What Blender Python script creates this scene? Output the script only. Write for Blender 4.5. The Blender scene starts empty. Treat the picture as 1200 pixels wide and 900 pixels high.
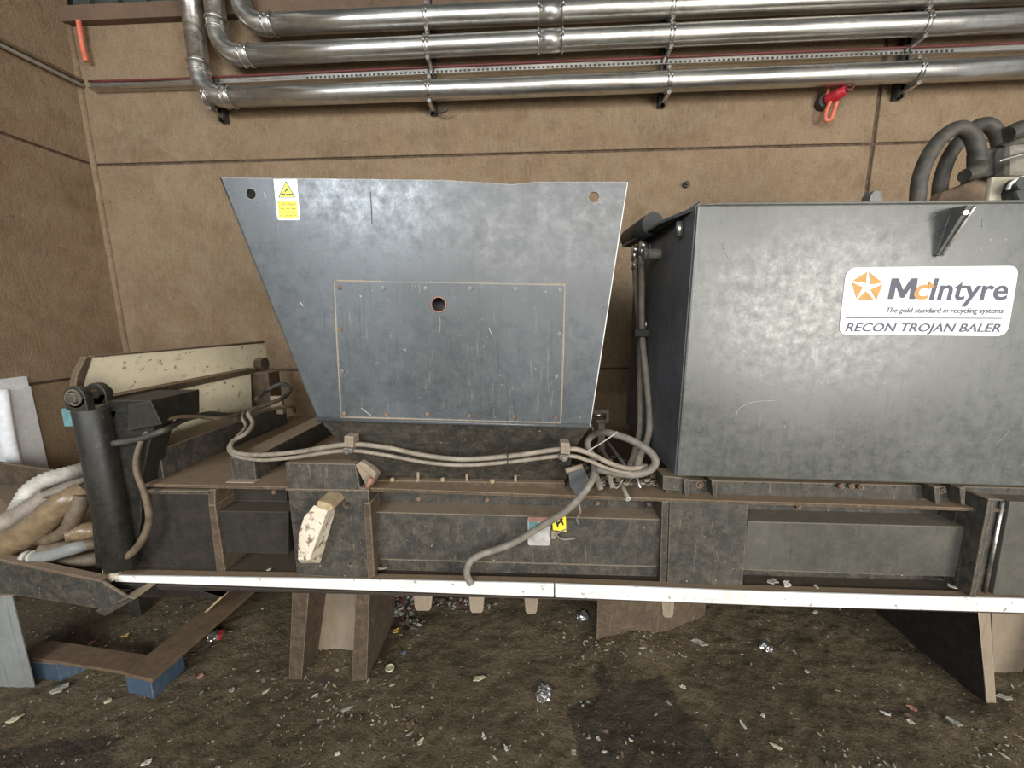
import bpy, bmesh, math, random
from mathutils import Vector, Matrix, noise
random.seed(7)
C = bpy.context.scene.collection
PI = math.pi
# ------------------------------------------------------------------ camera
FPX, PITCH, YAW, ROLL, HC = 460.0, math.radians(9.7), math.radians(2.45), 0.010, 1.6
fwd = Vector((-math.sin(YAW)*math.cos(PITCH), math.cos(YAW)*math.cos(PITCH), -math.sin(PITCH)))
r0 = Vector((math.cos(YAW), math.sin(YAW), 0)); u0 = r0.cross(fwd)
R = r0*math.cos(ROLL) - u0*math.sin(ROLL); U = u0*math.cos(ROLL) + r0*math.sin(ROLL)
O = Vector((0, 0, HC))
def ray(px, py): return fwd + R*((px-600)/FPX) + U*((450-py)/FPX)
def W(px, py, Y): d = ray(px, py); return O + d*(Y/d.y)                # point of the photo on the plane y = Y
def G(px, py, z=0.0): d = ray(px, py); return O + d*((z-HC)/d.z)       # ... on the level z
def S(px, py, X): d = ray(px, py); return O + d*(X/d.x)                # ... on the plane x = X
cam = bpy.data.objects.new('camera', bpy.data.cameras.new('camera')); C.objects.link(cam)
M = Matrix((R, U, -fwd)).transposed().to_4x4(); M.translation = O
cam.matrix_world = M
cam.data.sensor_fit = 'HORIZONTAL'; cam.data.sensor_width = 36; cam.data.lens = 36*FPX/1200; cam.data.clip_start = 0.02
bpy.context.scene.camera = cam
# ------------------------------------------------------------------ materials
MATS = {}
class NT:
    def __init__(s, name):
        s.m = bpy.data.materials.new(name); s.m.use_nodes = True; s.t = s.m.node_tree
        s.b = s.t.nodes['Principled BSDF']; s.co = s.t.nodes.new('ShaderNodeTexCoord').outputs['Object']
    def n(s, t, **k):
        x = s.t.nodes.new(t)
        for a, v in k.items():
            if a in x.inputs.keys(): s.set(x.inputs[a], v)
            else: setattr(x, a, v)
        return x
    def set(s, i, v):
        if isinstance(v, bpy.types.NodeSocket): s.t.links.new(v, i)
        else: i.default_value = v
    def map(s, sc):
        x = s.n('ShaderNodeMapping'); s.set(x.inputs['Vector'], s.co); x.inputs['Scale'].default_value = sc; return x.outputs[0]
    def noise(s, scale, detail=5, rough=.6, vec=None, dist=0):
        x = s.n('ShaderNodeTexNoise'); s.set(x.inputs['Vector'], vec or s.co); x.inputs['Scale'].default_value = scale
        x.inputs['Detail'].default_value = detail; x.inputs['Roughness'].default_value = rough; x.inputs['Distortion'].default_value = dist
        return x.outputs['Fac']
    def rng(s, v, a, b, c=0, d=1):
        x = s.n('ShaderNodeMapRange'); s.set(x.inputs['Value'], v)
        for i, q in zip((1, 2, 3, 4), (a, b, c, d)): x.inputs[i].default_value = q
        return x.outputs[0]
    def mix(s, f, a, b, mode='MIX'):
        x = s.n('ShaderNodeMix'); x.data_type = 'RGBA'; x.blend_type = mode
        s.set(x.inputs[0], f); s.set(x.inputs[6], a if isinstance(a, bpy.types.NodeSocket) else (*a, 1)); s.set(x.inputs[7], b if isinstance(b, bpy.types.NodeSocket) else (*b, 1))
        return x.outputs[2]
    def math(s, op, a, b=0.0):
        x = s.n('ShaderNodeMath'); x.operation = op; s.set(x.inputs[0], a); s.set(x.inputs[1], b); return x.outputs[0]
    def bump(s, h, st=.3, dist=.01):
        x = s.n('ShaderNodeBump'); s.set(x.inputs['Height'], h); x.inputs['Strength'].default_value = st; x.inputs['Distance'].default_value = dist
        s.t.links.new(x.outputs[0], s.b.inputs['Normal'])
    def fin(s, col, rough=.6, metal=0, spec=None):
        s.set(s.b.inputs['Base Color'], col if isinstance(col, bpy.types.NodeSocket) else (*col, 1)); s.set(s.b.inputs['Roughness'], rough); s.set(s.b.inputs['Metallic'], metal)
        if spec is not None: s.b.inputs['Specular IOR Level'].default_value = spec
        return s.m
def plain(name, col, rough=.6, metal=0, var=.25, sc=30):
    t = NT(name); f = t.rng(t.noise(sc), .3, .7)
    m = t.fin(t.mix(f, [c*(1-var) for c in col], [min(1, c*(1+var)) for c in col]), rough, metal); MATS[name] = m; return m
def paint(name, base, dust, dustup=.85, dustall=.35, rough=.45, edge=.6, scratch=.5, spec=.5, bmp=.25):
    """old machine paint: blotchy, scratched, dust lying on upward faces, bare worn edges"""
    t = NT(name)
    big = t.noise(2.3, 4, .6); mid = t.noise(24, 8, .75); fine = t.noise(150, 4, .7)
    col = t.mix(t.rng(big, .35, .65), [c*.75 for c in base], [c*1.3 for c in base])
    col = t.mix(t.rng(mid, .45, .75, 0, dustall*.8), col, dust); col = t.mix(t.rng(fine, .5, .75, 0, dustall*.6), col, dust)
    st = t.noise(1, 6, .7, t.map((90, 90, 7)))
    col = t.mix(t.rng(st, .60, .72, 0, scratch*.6), col, [min(1, c*1.8+.03) for c in dust])
    sp = t.noise(75, 2, .5)
    col = t.mix(t.rng(sp, .74, .77, 0, scratch), col, [min(1, c*2.2+.05) for c in dust])
    dk = t.noise(1, 4, .7, t.map((60, 60, 4)))
    col = t.mix(t.rng(dk, .56, .74, 0, .6), col, [c*.4 for c in base])
    g = t.n('ShaderNodeNewGeometry'); sx = t.n('ShaderNodeSeparateXYZ'); t.set(sx.inputs[0], g.outputs['Normal'])
    up = t.math('MULTIPLY', t.rng(sx.outputs[2], .45, .9), t.rng(mid, .25, .5, .6, 1))
    col = t.mix(t.math('MULTIPLY', up, dustup), col, dust)
    bv = t.n('ShaderNodeBevel'); bv.samples = 4; bv.inputs['Radius'].default_value = .005
    dp = t.n('ShaderNodeVectorMath'); dp.operation = 'DOT_PRODUCT'; t.set(dp.inputs[0], bv.outputs[0]); t.set(dp.inputs[1], g.outputs['Normal'])
    em = t.math('MULTIPLY', t.rng(dp.outputs['Value'], .99, .88), t.rng(fine, .35, .6, .35, 1))
    col = t.mix(t.math('MULTIPLY', em, edge), col, [min(1, c*1.7+.04) for c in dust])
    rg = t.math('ADD', t.rng(mid, .3, .7, rough-.08, rough+.2), t.math('MULTIPLY', up, .35))
    t.bump(t.math('ADD', mid, t.math('MULTIPLY', fine, .4)), bmp, .004)
    m = t.fin(col, rg, 0, spec); MATS[name] = m; return m
DUST = (.26, .195, .125)
paint('hull_paint', (.034, .034, .030), DUST, .9, .42, .55, .75, .5)
paint('dirty_shade_paint', (.016, .0135, .010), (.065, .046, .027), .9, .6, .75, .5, .25)  # near black: dirt, with the shade of recesses painted in
paint('hopper_paint', (.062, .070, .075), (.17, .17, .15), .5, .2, .29, .9, .45, .7, .07)
paint('box_paint', (.064, .070, .063), (.20, .185, .15), .6, .3, .30, .7, .3, .75, .08)
paint('bay_paint', (.060, .059, .050), (.17, .14, .095), .6, .4, .5, .5, .25, .5)
paint('cover_paint', (.062, .070, .075), (.18, .18, .16), .6, .25, .33, .9, .65, .65, .1)
paint('ram_paint', (.014, .014, .011), (.07, .055, .035), .8, .35, .42, .5, .3, .5)
paint('dark_side_paint', (.075, .078, .083), (.16, .155, .15), .6, .3, .45, .6, .5)
paint('leg_paint', (.058, .041, .026), (.24, .165, .098), .8, .6, .8, .8, .3)
paint('dusty_paint', (.24, .19, .135), (.34, .27, .19), .8, .5, .8, .7, .2)
paint('rust_paint', (.12, .075, .048), (.22, .16, .105), .7, .6, .85, .5, .3)
paint('blue_paint', (.035, .065, .105), (.16, .13, .10), .7, .35, .6, .8, .4)
paint('sheet_grey', (.20, .215, .21), (.27, .25, .21), .5, .4, .5, .6, .3)
def white_paint(name, c=(.68, .66, .60), d=(.22, .15, .09), a=.60, k=.45):
    t = NT(name); big = t.noise(5, 5, .7); sp = t.noise(28, 4, .75); st = t.noise(1, 5, .7, t.map((6, 6, 40)))
    col = t.mix(t.rng(big, .4, .75, 0, k), c, d); col = t.mix(t.rng(sp, a, a+.06, 0, .9), col, d)
    col = t.mix(t.rng(st, .62, .72, 0, .5), col, d); t.bump(sp, .2, .003)
    m = t.fin(col, .6); MATS[name] = m; return m
white_paint('rail_white', (.86, .85, .82), (.30, .25, .20), .61); white_paint('cream_white', (.88, .81, .60), (.13, .085, .05), .60, .2); white_paint('hook_white', (.74, .67, .53), (.18, .10, .06), .55)
t = NT('concrete'); v = t.map((1, 1, 1))
big = t.noise(.9, 5, .6); mid = t.noise(5, 6, .65, dist=.6); fine = t.noise(90, 4, .75); gr = t.noise(1, 4, .7, t.map((55, 55, 9)))
c = t.mix(t.rng(big, .3, .7), (.225, .148, .084), (.340, .240, .150)); c = t.mix(t.rng(mid, .38, .72, 0, .6), c, (.37, .295, .20))
c = t.mix(t.rng(t.noise(2.6, 8, .75), .50, .72, 0, .65), c, (.145, .090, .050)); c = t.mix(t.rng(t.noise(11, 8, .8), .52, .72, 0, .45), c, (.12, .075, .042)); c = t.mix(t.rng(t.noise(17, 6, .8), .58, .75, 0, .4), c, (.45, .36, .26)); c = t.mix(t.rng(fine, .35, .75, 0, .6), c, (.13, .085, .048))
c = t.mix(t.rng(gr, .5, .75, 0, .4), c, (.39, .315, .22)); c = t.mix(t.rng(t.noise(26, 3, .6), .68, .74, 0, .6), c, (.10, .06, .035))
t.bump(t.math('ADD', fine, t.math('MULTIPLY', mid, 2)), .7, .010); MATS['concrete'] = t.fin(c, .9, 0, .25)
t = NT('joint_dark'); MATS['joint_dark'] = t.fin(t.mix(t.rng(t.noise(20), .4, .6), (.06, .04, .025), (.12, .085, .055)), .95)
t = NT('galvanised'); a = t.noise(1, 5, .65, t.map((1.6, 30, 30))); b = t.noise(22, 4, .7)
c = t.mix(t.rng(a, .35, .65), (.42, .40, .36), (.66, .65, .61)); c = t.mix(t.rng(b, .5, .8, 0, .6), c, (.26, .21, .15))
t.bump(b, .1, .003); MATS['galvanised'] = t.fin(c, t.rng(a, .3, .7, .24, .42), .92)
t = NT('mud'); big = t.noise(1.1, 6, .65); mid = t.noise(9, 7, .7); fine = t.noise(60, 5, .75)
at = t.n('ShaderNodeAttribute'); at.attribute_name = 'darker'; darker = at.outputs['Fac']
c = t.mix(t.rng(big, .35, .65), (.098, .071, .037), (.185, .140, .080)); c = t.mix(t.rng(mid, .45, .75, 0, .6), c, (.24, .188, .115))
c = t.mix(t.rng(fine, .45, .7, 0, .55), c, (.030, .022, .014)); c = t.mix(t.rng(t.noise(130, 2), .70, .77, 0, .45), c, (.26, .22, .16))
c = t.mix(t.math('MULTIPLY', darker, .6), c, (.018, .015, .011))  # floor colour made darker inside the outlined patches
t.bump(t.math('ADD', mid, t.math('MULTIPLY', fine, .7)), 1.0, .035)
MATS['mud'] = t.fin(c, t.math('SUBTRACT', t.rng(mid, .3, .7, .58, .9), t.math('MULTIPLY', darker, .12)), 0, .35)
def hose_mat(name, a, b, rib=0):
    t = NT(name); f = t.noise(18, 5, .7); c = t.mix(t.rng(f, .35, .65), a, b); t.bump(f, .2, .003); MATS[name] = t.fin(c, .6)
hose_mat('hose_dusty', (.19, .155, .115), (.34, .29, .23)); hose_mat('hose_brown', (.085, .062, .040), (.17, .125, .08)); hose_mat('hose_black', (.024, .025, .022), (.085, .074, .055))
hose_mat('hose_grey', (.14, .125, .10), (.25, .22, .18)); hose_mat('hose_pale', (.36, .34, .29), (.58, .56, .50)); hose_mat('hose_mud', (.15, .105, .06), (.26, .19, .11)); MATS['hose_mud'].node_tree.nodes['Principled BSDF'].inputs['Roughness'].default_value = .3; hose_mat('hose_taupe', (.20, .165, .13), (.33, .28, .23))
plain('steel', (.52, .50, .46), .3, .9); plain('rubber', (.020, .020, .018), .6); plain('dark_steel', (.045, .043, .038), .5, .3); plain('bolt_rusty', (.19, .12, .08), .8)
plain('label_white', (.86, .88, .88), .4, 0, .04); plain('plate_pale', (.42, .40, .38), .5); plain('label_yellow', (.90, .80, .06), .45, 0, .06); plain('ink_grey', (.10, .10, .13), .7, 0, .1); plain('ink_gold', (.50, .27, .075), .6, 0, .1)
plain('ink_black', (.03, .03, .03), .5); plain('red_plastic', (.42, .02, .03), .45); plain('red_cable', (.13, .028, .026), .6); plain('salmon_plastic', (.68, .17, .10), .5)
plain('cladding', (.045, .055, .05), .6); plain('can_silver', (.75, .75, .74), .28, .9); plain('can_red', (.5, .04, .05), .35, .4); plain('cream_box', (.42, .37, .27), .6); plain('plate_brown', (.17, .115, .07), .7)
plain('teal', (.12, .25, .26), .6); plain('curtain_white', (.70, .71, .72), .5, 0, .12); plain('zip_white', (.75, .74, .7), .5); plain('outside_dark', (.20, .19, .17), .9)
for n_, c_ in dict(scrap_pale=(.44, .41, .27), scrap_white=(.50, .48, .42), scrap_yellow=(.55, .40, .10), scrap_pink=(.34, .17, .12), scrap_blue=(.10, .16, .24), scrap_grey=(.26, .25, .21), scrap_brown=(.13, .085, .05), wood=(.20, .13, .08), tan=(.38, .29, .17)).items(): plain(n_, c_, .7)
# ------------------------------------------------------------------ geometry helpers
class MB:
    def __init__(s): s.bm = bmesh.new(); s.mats = []; s.mi = 0; s.smooth = False
    def mat(s, m):
        if m not in s.mats: s.mats.append(m)
        s.mi = s.mats.index(m); return s
    def face(s, vs):
        try: f = s.bm.faces.new(vs); f.material_index = s.mi; f.smooth = s.smooth; return f
        except ValueError: return None
    def prism(s, pts, vec):
        vec = Vector(vec); a = [s.bm.verts.new(p) for p in pts]; b = [s.bm.verts.new(Vector(p)+vec) for p in pts]
        s.face(a); s.face(b[::-1])
        for i in range(len(a)): j = (i+1) % len(a); s.face([a[j], a[i], b[i], b[j]])
        return s
    def px(s, pts, Y0, Y1): return s.prism([W(x, y, Y0) for x, y in pts], (0, Y1-Y0, 0))
    def loft(s, A, B):
        a = [s.bm.verts.new(p) for p in A]; b = [s.bm.verts.new(p) for p in B]
        s.face(a); s.face(b[::-1])
        for i in range(len(a)): j = (i+1) % len(a); s.face([a[j], a[i], b[i], b[j]])
        return s
    def box(s, x0, x1, y0, y1, z0, z1): return s.prism([(x0, y0, z0), (x1, y0, z0), (x1, y0, z1), (x0, y0, z1)], (0, y1-y0, 0))
    def ring(s, c, d, r, n, ref=None, sq=1.0):
        d = d.normalized(); a = d.cross(ref if ref is not None else Vector((0, 0, 1)))
        if a.length < 1e-3: a = d.cross(Vector((0, 1, 0)))
        a.normalize(); b = a.cross(d)
        return [s.bm.verts.new(c + a*r*math.cos(2*PI*i/n) + b*r*sq*math.sin(2*PI*i/n)) for i in range(n)], a
    def tube(s, pts, r, n=12, sm=6, rib=0, sq=1.0):
        """round tube along a smoothed path; r a number or one per point; rib = number of ridges per metre"""
        s.smooth = True
        P = [Vector(p) for p in pts]; rs = list(r) if isinstance(r, (list, tuple)) else [r]*len(P)
        Q = []; RR = []
        for i in range(len(P)-1):
            p0, p1, p2, p3 = P[max(i-1, 0)], P[i], P[i+1], P[min(i+2, len(P)-1)]
            k = sm if len(P) > 2 else 1
            if rib: k = max(k, int((p2-p1).length*rib*2))
            for j in range(k):
                u = j/k
                Q.append(.5*((2*p1)+(p2-p0)*u+(2*p0-5*p1+4*p2-p3)*u*u+(3*p1-p0-3*p2+p3)*u**3)); RR.append(rs[i]*(1-u)+rs[i+1]*u)
        Q.append(P[-1]); RR.append(rs[-1])
        prev = None; ref = Vector((0, 0, 1))
        first = None
        for i, q in enumerate(Q):
            d = (Q[min(i+1, len(Q)-1)]-Q[max(i-1, 0)])
            if d.length < 1e-9: d = Vector((1, 0, 0))
            dn = d.normalized()
            if i == 0:
                a = dn.cross(Vector((0, 0, 1)))
                if a.length < .05: a = dn.cross(Vector((0, 1, 0)))
            else: a = a - dn*a.dot(dn)
            a.normalize(); b = a.cross(dn)
            rr = RR[i]*(1+(.13 if rib and i % 2 else 0))
            vs = [s.bm.verts.new(q + a*rr*math.cos(2*PI*k/n) + b*rr*sq*math.sin(2*PI*k/n)) for k in range(n)]
            if prev:
                for k in range(n): s.face([prev[k], prev[(k+1) % n], vs[(k+1) % n], vs[k]])
            else: first = vs
            prev = vs
        s.smooth = False
        s.face(first[::-1]); s.face(prev); return s
    def cyl(s, p, q, r, n=16, r2=None): p, q = Vector(p), Vector(q); return s.tube([p, q], [r, r if r2 is None else r2], n)
    def torus(s, c, d, r, t, n=24, arc=2*PI):
        d = Vector(d).normalized(); a = d.cross(Vector((0, 0, 1)))
        if a.length < .05: a = d.cross(Vector((0, 1, 0)))
        a.normalize(); b = a.cross(d); c = Vector(c)
        return s.tube([c+a*r*math.cos(arc*i/n)+b*r*math.sin(arc*i/n) for i in range(n+1)], t, 6, 1)
    def nut(s, c, d, r, h):
        d = Vector(d).normalized(); c = Vector(c); s.tube([c, c+d*h], r, 6); s.smooth = False
        s.tube([c+d*h, c+d*h*1.5], r*.55, 8); return s
    def build(s, name, mat=None, parent=None, bevel=0, cuts=None):
        if mat and mat not in s.mats:
            if not s.mats: s.mats = [mat]
        bmesh.ops.recalc_face_normals(s.bm, faces=s.bm.faces)
        me = bpy.data.meshes.new(name)
        base = Vector(parent['_base']) if parent is not None else Vector((0, 0, 0))
        if parent is None:
            xs = [v.co for v in s.bm.verts]; base = Vector(((min(v.x for v in xs)+max(v.x for v in xs))/2, (min(v.y for v in xs)+max(v.y for v in xs))/2, min(v.z for v in xs)))
        bmesh.ops.translate(s.bm, verts=s.bm.verts, vec=-base)
        s.bm.to_mesh(me); s.bm.free()
        for m in s.mats: me.materials.append(MATS[m])
        o = bpy.data.objects.new(name, me); C.objects.link(o)
        if parent is not None: o.parent = parent; o['_base'] = list(base)
        else: o.location = base; o['_base'] = list(base)
        if cuts:
            cs = []
            for cb in cuts:
                m2 = bpy.data.meshes.new('cut'); bmesh.ops.recalc_face_normals(cb.bm, faces=cb.bm.faces)
                bmesh.ops.translate(cb.bm, verts=cb.bm.verts, vec=-base); cb.bm.to_mesh(m2); cb.bm.free()
                co = bpy.data.objects.new('cut', m2); C.objects.link(co); co.parent = parent if parent is not None else None
                if parent is None: co.location = base
                cs.append(co); md = o.modifiers.new('b', 'BOOLEAN'); md.operation = 'DIFFERENCE'; md.object = co; md.solver = 'EXACT'
            bpy.context.view_layer.update()
            nm = bpy.data.meshes.new_from_object(o.evaluated_get(bpy.context.evaluated_depsgraph_get()))
            o.modifiers.clear(); o.data = nm
            for co in cs: bpy.data.objects.remove(co)
        if bevel:
            md = o.modifiers.new('bevel', 'BEVEL'); md.width = bevel; md.segments = 2; md.limit_method = 'ANGLE'
        return o
def tag(o, label, cat, group=None, kind=None):
    if label: o['label'] = label
    if cat: o['category'] = cat
    if group: o['group'] = group
    if kind: o['kind'] = kind
    return o
def thing(name, loc, label, cat, group=None):
    o = bpy.data.objects.new(name, None); C.objects.link(o); o.location = loc; o['_base'] = list(loc); o.empty_display_size = .1
    return tag(o, label, cat, group)
def rect(x0, y0, x1, y1): return [(x0, y0), (x1, y0), (x1, y1), (x0, y1)]
def text_into(mb, s, quad, Y, mat, shear=0., off=0., thick=.0004, ref='M'):
    """lettering: quad = px of baseline left, baseline right, cap-top right, cap-top left"""
    def curve(body):
        cu = bpy.data.curves.new('t', 'FONT'); cu.body = body; cu.shear = shear; cu.offset = off; cu.resolution_u = 3
        o = bpy.data.objects.new('t', cu); C.objects.link(o); bpy.context.view_layer.update()
        me = bpy.data.meshes.new_from_object(o.evaluated_get(bpy.context.evaluated_depsgraph_get())); bpy.data.objects.remove(o)
        return me
    mr = curve(ref); cap = max(v.co.y for v in mr.vertices); me = curve(s)
    x0 = min(v.co.x for v in me.vertices); x1 = max(v.co.x for v in me.vertices)
    vs = []
    for v in me.vertices:
        u = (v.co.x-x0)/(x1-x0); w = v.co.y/cap
        b = Vector(quad[0]).lerp(Vector(quad[1]), u); tp = Vector(quad[3]).lerp(Vector(quad[2]), u); p = b + (tp-b)*w
        vs.append(mb.bm.verts.new(W(p.x, p.y, Y)))
    mb.mat(mat); me.calc_loop_triangles()
    for f in me.loop_triangles: mb.face([vs[i] for i in f.vertices])
# ------------------------------------------------------------------ setting
YW = 2.9                                    # back wall
XL = W(141, 371, YW).x                      # left wall
z1 = W(560, 181, YW).z; z2 = W(560, 433, YW).z; zb = W(208, 25.5, YW).z; zt = W(208, 7, YW).z
def fh(x, y):                                # mud surface
    h = .012*noise.noise((x*2.2, y*2.2, 0)) + .013*noise.noise((x*7, y*7, 3)) + .0075*noise.noise((x*22, y*22, 9)) + .004*noise.noise((x*50, y*50, 1))
    for cx, cy, rr, hh in PILES: h += hh*math.exp(-((x-cx)**2+(y-cy)**2)/rr**2)
    return h
PILES = [(G(395, 765).x, G(395, 765).y+.05, .14, .05), (G(750, 752).x, G(750, 752).y, .16, .045), (G(1190, 860).x, G(1190, 860).y, .12, .03), (G(640, 730).x, G(600, 730).y+.25, .35, .03), (G(300, 700).x, G(300, 700).y, .3, .04)]
POLY = [G(662, 827), G(705, 812), G(693, 790), G(706, 779), G(722, 806), G(775, 792), G(800, 826), G(862, 905), G(690, 930), G(676, 870)]  # outline of the darker floor patch
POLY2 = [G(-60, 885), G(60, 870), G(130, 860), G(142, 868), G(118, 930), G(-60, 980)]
def inside(p, poly):
    c = False; n = len(poly)
    for i in range(n):
        a, b = poly[i], poly[i-1]
        if (a.y > p[1]) != (b.y > p[1]) and p[0] < (b.x-a.x)*(p[1]-a.y)/(b.y-a.y)+a.x: c = not c
    return c
def axis(a, b, fa, fb, st, big):
    r = []; v = a
    while v < fa: r.append(v); v += big
    v = fa
    while v < fb: r.append(v); v += st
    v = fb
    while v < b: r.append(v); v += big
    return r+[b]
xs = axis(XL-1.5, 5.5, -2.6, 2.3, .012, .15); ys = axis(-6, YW+.1, .85, 2.5, .012, .12)
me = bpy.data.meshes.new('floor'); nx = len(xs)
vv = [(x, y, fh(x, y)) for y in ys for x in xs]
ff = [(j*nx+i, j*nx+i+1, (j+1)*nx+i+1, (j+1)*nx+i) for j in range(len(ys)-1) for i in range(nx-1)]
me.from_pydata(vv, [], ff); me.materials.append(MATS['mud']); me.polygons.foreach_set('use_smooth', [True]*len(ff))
at = me.attributes.new('darker', 'FLOAT', 'POINT')
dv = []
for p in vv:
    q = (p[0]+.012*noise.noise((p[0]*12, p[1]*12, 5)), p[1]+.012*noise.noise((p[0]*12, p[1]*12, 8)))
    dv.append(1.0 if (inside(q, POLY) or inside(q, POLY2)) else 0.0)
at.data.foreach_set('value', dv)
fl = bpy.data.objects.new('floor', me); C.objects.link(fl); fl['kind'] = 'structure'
# back wall: precast panels with open joints
XJ = W(1022, 180, YW).x; XR = 6.0
b = MB(); b.mat('concrete'); g = .008
for (za, zc) in ((-.1, z2-g), (z2+g, z1-g), (z1+g, zb)):
    b.box(XL-.3, XJ-.013, YW, YW+.2, za, zc); b.box(XJ+.013, XR, YW, YW+.2, za, zc)
b.mat('joint_dark').box(XL-.3, XR, YW+.014, YW+.22, -.1, zb-.002)
o = b.build('wall_back', bevel=.006); o['kind'] = 'structure'
# left wall with the doorway
zl = S(24, 453, XL).z; YD = S(46, 520, XL).y
b = MB(); b.mat('concrete')
zseam = S(50, 172, XL).z
for (za, zc) in ((z2+g, z1-g), (z1+g, zb+.9)): b.box(XL-.2, XL, -1, YW+.02, za, zc)
b.box(XL-.2, XL, YD, YW+.02, -.1, z2-g)
b.box(XL-.2, XL, -1, YD-1.3, -.1, z2-g)
b.mat('joint_dark').box(XL-.22, XL-.014, YD, YW+.02, 0, zb)
b.box(XL-.22, XL-.014, -1, YD, z2, zb)
o = b.build('wall_left', bevel=.006); o['kind'] = 'structure'
# pilaster of mortar in the corner
b = MB(); b.mat('concrete').tube([(XL+.002, YW, 0), (XL+.006, YW-.004, 1.5), (XL+.002, YW, zb)], .022, 8, 3)
o = b.build('trim_1'); o['kind'] = 'structure'
# rusty beam and cladding above the wall
b = MB(); b.mat('rust_paint').box(XL-.2, XR, YW-.05, YW+.15, zb, zt)
o = b.build('trim_2', bevel=.006); o['kind'] = 'structure'
b = MB(); b.mat('cladding')
x = XL-.2
while x < XR: b.box(x, x+.12, YW+.05, YW+.09, zt, zt+1.0); b.box(x+.12, x+.2, YW+.09, YW+.12, zt, zt+1.0); x += .2
o = b.build('wall_upper'); o['kind'] = 'structure'
# doorway: white lining and what stands outside
b = MB(); b.mat('curtain_white').box(XL-.2, XL+.03, YD-.14, YD, 0, zl); b.box(XL-.2, XL+.02, YD-1.45, YD, zl, zl+.06)
o = b.build('door_1', bevel=.004); o['kind'] = 'structure'
b = MB(); b.mat('curtain_white').tube([(XL+.02, YD-.13, zl), (XL+.045, YD-.17, zl-.3), (XL+.03, YD-.15, zl-.6), (XL+.04, YD-.17, 0.02)], [.03, .035, .03, .035], 10, 5, 0, .6)
tag(b.build('door_curtain_strip'), 'white plastic curtain strip hanging in the doorway of the left wall', 'curtain')
f_ = thing('yard_barrier', (XL-1.6, YD, 0), 'grey rail barrier outside the left doorway', 'barrier')
for z in (.35, .8):
    b = MB(); b.box(XL-1.65, XL-1.55, -3, YD+2, z, z+.2); b.build('rail', 'outside_dark', f_, .005)
for y in (YD-2, YD+1.2): b = MB(); b.box(XL-1.72, XL-1.64, y, y+.1, -.02, 1.02); b.build('post', 'outside_dark', f_, .005)
# ------------------------------------------------------------------ wall services
YP = YW-.13
RP = .058
def pipe(name, line, top, label):
    """line = px along the run, top = px up the riser"""
    L = [W(x, y, YP) for x, y in line]
    t_ = thing(name, (L[0].x, YP, L[0].z-RP), label, 'pipe', 'galvanised pipes along the back wall')
    T = [W(x, y, YP) for x, y in top]; T[1].x = T[0].x
    cor = Vector((T[0].x, YP, L[0].z)); re = .15
    d1 = (L[1]-L[0]).normalized()
    A = Vector((cor.x, YP, cor.z+re)); B_ = cor + d1*re
    B_.z = L[0].z
    mb = MB(); mb.tube([B_]+L[1:], RP, 20, 2); mb.build('pipe_run', 'galvanised', t_)
    mb = MB(); mb.tube([A, Vector((A.x, YP, zt+.9))], RP, 20); mb.build('riser', 'galvanised', t_)
    mb = MB(); pts = [Vector((cor.x+re-re*math.cos(a), YP, cor.z+re-re*math.sin(a))) for a in [PI/2*i/8 for i in range(9)]]
    pts = [pts[0]+Vector((0, 0, .05))]+pts+[B_+d1*.05]; mb.tube(pts, RP*1.03, 20, 2)
    for p, d in ((pts[0], (0, 0, 1)), (pts[1], (0, 0, 1)), (pts[-2], d1), (pts[-1], d1)): mb.torus(p, d, RP*1.05, .006)
    mb.build('elbow', 'galvanised', t_)
    return t_, L
P3 = pipe('steel_pipe', [(250, 114.5), (560, 104), (920, 90), (1260, 77)], [(226, 20), (228, 60)], 'lowest of the three galvanised pipes, below the cable tray')
P2 = pipe('steel_pipe', [(262, 66), (560, 52), (920, 35.5), (1260, 21.5)], [(252, 10), (252, 40)], 'middle of the three galvanised pipes, just above the cable tray')
P1 = pipe('steel_pipe', [(290, 30), (560, 18), (920, 2.5), (1260, -12)], [(282, 0), (282, 10)], 'highest of the three galvanised pipes, along the top edge of the wall')
def at_x(L, X):
    for a, c_ in zip(L[:-1], L[1:]):
        if X <= c_.x: return a.lerp(c_, (X-a.x)/(c_.x-a.x))
    return L[-1]
for t_, L in (P2, P1):
    mb = MB(); x0 = W(631, 40, YP).x; x1_ = W(659, 40, YP).x; d = (L[2]-L[1]).normalized()
    mb.tube([at_x(L, x0), at_x(L, x1_)], RP*1.04, 20)
    for x in (x0, x1_): mb.torus(at_x(L, x), d, RP*1.06, .006)
    mb.build('coupling', 'galvanised', t_)
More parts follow.
